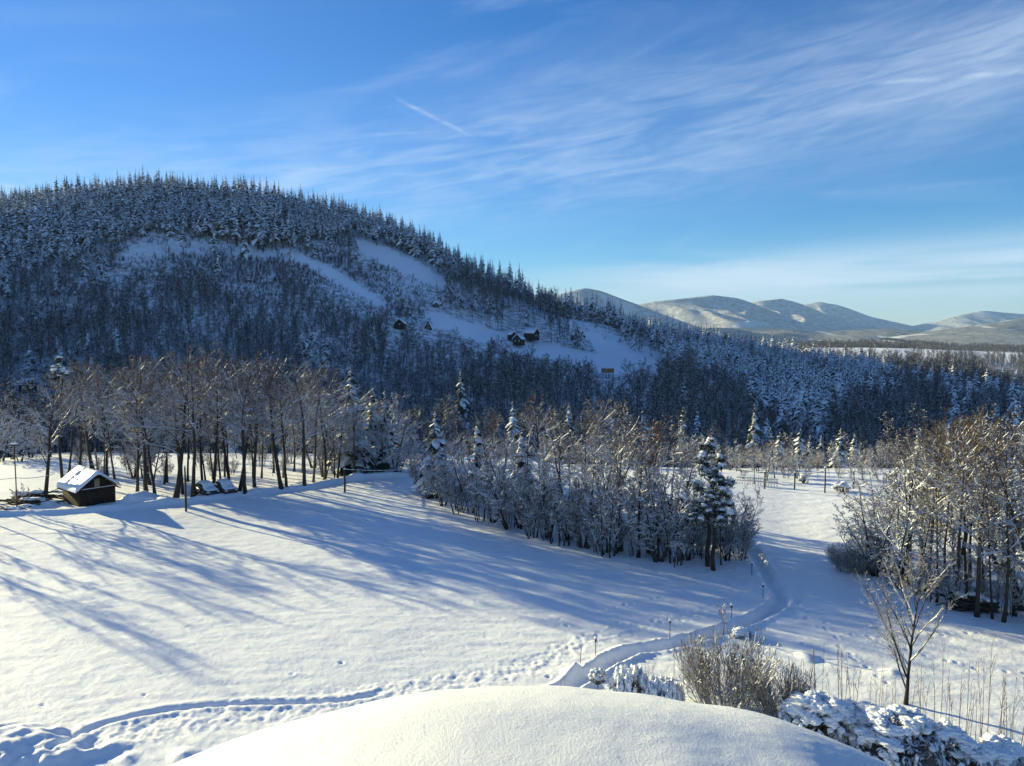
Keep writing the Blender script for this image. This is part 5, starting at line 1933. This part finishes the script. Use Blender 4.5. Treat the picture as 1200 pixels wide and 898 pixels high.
heap(35, 592, 3.6, 1.2, .8, 'low dark heap of branches with snow patches near the left edge', 46, 1)
heap(100 - 58, 586, 4.0, 1.2, 1.0, 'long dark heap of beams under snow left of the hut', 40, 2, 'beam_heap')
heap(16, 600, 2.2, .8, .5, 'small dark heap of sticks at the foot of the thin left pole', 24, 4)
heap(1132, 714, 1.8, 1.2, 1.1, 'dark brush heap capped with snow between the trunks of the right hand grove', 70, 3)
heap(1152, 716, 1.2, 1.0, 1.0, 'dark rounded heap of wood beside the brush heap in the right hand grove', 60, 5)


# ------------------------------------------------------------------ the snow covered roof below the camera
def snow_roof():
    SIL = np.array([(-260, 1180), (-100, 1080), (60, 975), (130, 932), (195, 899), (260, 872), (350, 842), (450, 818), (530, 807), (600, 803), (680, 806), (760, 815), (830, 826), (865, 831), (890, 836), (925, 848), (960, 861), (1000, 879), (1045, 899), (1110, 935), (1220, 1010), (1350, 1120)], float)
    PX = np.linspace(-260, 1350, 260)
    PY = np.interp(PX, SIL[:, 0], SIL[:, 1])
    k = np.hanning(15)
    k /= k.sum()
    PY = np.convolve(np.pad(PY, 7, 'edge'), k, 'valid')
    S = pt(PX, PY, np.full_like(PX, 6.0))
    slope = .477
    Y = np.concatenate([np.linspace(2.2, 7.6, 190)])
    XX = np.broadcast_to(S[:, 0], (len(Y), len(PX)))
    YY = np.broadcast_to(Y[:, None], XX.shape)
    a = .25
    Z0 = S[:, 2] + slope * slope / (4 * a)
    Yv = 6 - slope / (2 * a)
    ZZ = Z0[None] - a * np.maximum(YY - Yv, 0) ** 2 - .02 * np.maximum(Yv - YY, 0) ** 2
    ZZ = ZZ + .030 * vnoise(XX / 1.3, YY / 1.0, 40) + .009 * vnoise(XX / .35, YY / .35, 41) + .0022 * vnoise(XX / .06, YY / .06, 42) + .0014 * vnoise(XX / .025, YY / .025, 43)
    nv, nu = XX.shape
    i = np.arange(nv - 1)[:, None] * nu
    j = np.arange(nu - 1)[None]
    f = np.stack([i + j, i + j + 1, i + nu + j + 1, i + nu + j], -1).reshape(-1, 4)
    nn = nu * nv
    top = np.stack([XX, YY, ZZ], -1).reshape(-1, 3)
    bot = top.copy()
    bot[:, 2] = 11.6
    rim = [(q, q + 1) for q in range(nu - 1)] + [((nv - 1) * nu + q + 1, (nv - 1) * nu + q) for q in range(nu - 1)] + [((q + 1) * nu, q * nu) for q in range(nv - 1)] + [(q * nu + nu - 1, (q + 1) * nu + nu - 1) for q in range(nv - 1)]
    rimf = np.array([(b_, a_, a_ + nn, b_ + nn) for a_, b_ in rim])
    V = np.concatenate([top, bot])
    me = new_mesh('snow_roof', V, [np.concatenate([f, f[:, ::-1] + nn, rimf])], MT['roofsnow'], True)
    o = link('snow_covered_roof', me)
    tag(o, 'smooth rounded roof buried in fresh snow across the bottom edge', 'roof')
    b = MB()
    b.box(-5.2, 5.6, 2.6, 7.2, -.5, 11.59)
    link('wall', b.mesh('roof_wall', MT['wall']), o)


snow_roof()

# ------------------------------------------------------------------ the air
hz = bpy.data.materials.new('haze')
hz.use_nodes = True
hz.node_tree.nodes.clear()
ho = N(hz.node_tree, 'ShaderNodeOutputMaterial')
hv = N(hz.node_tree, 'ShaderNodeVolumePrincipled')
hv.inputs['Color'].default_value = (.36, .60, 1.0, 1)
hv.inputs['Density'].default_value = 6e-5
hv.inputs['Anisotropy'].default_value = 0.0
hz.node_tree.links.new(hv.outputs[0], ho.inputs['Volume'])
hb = MB()
hb.box(-12500, 12500, -12500, 12500, -60, 640)
tag(link('haze', hb.mesh('haze', hz)), kind='stuff')
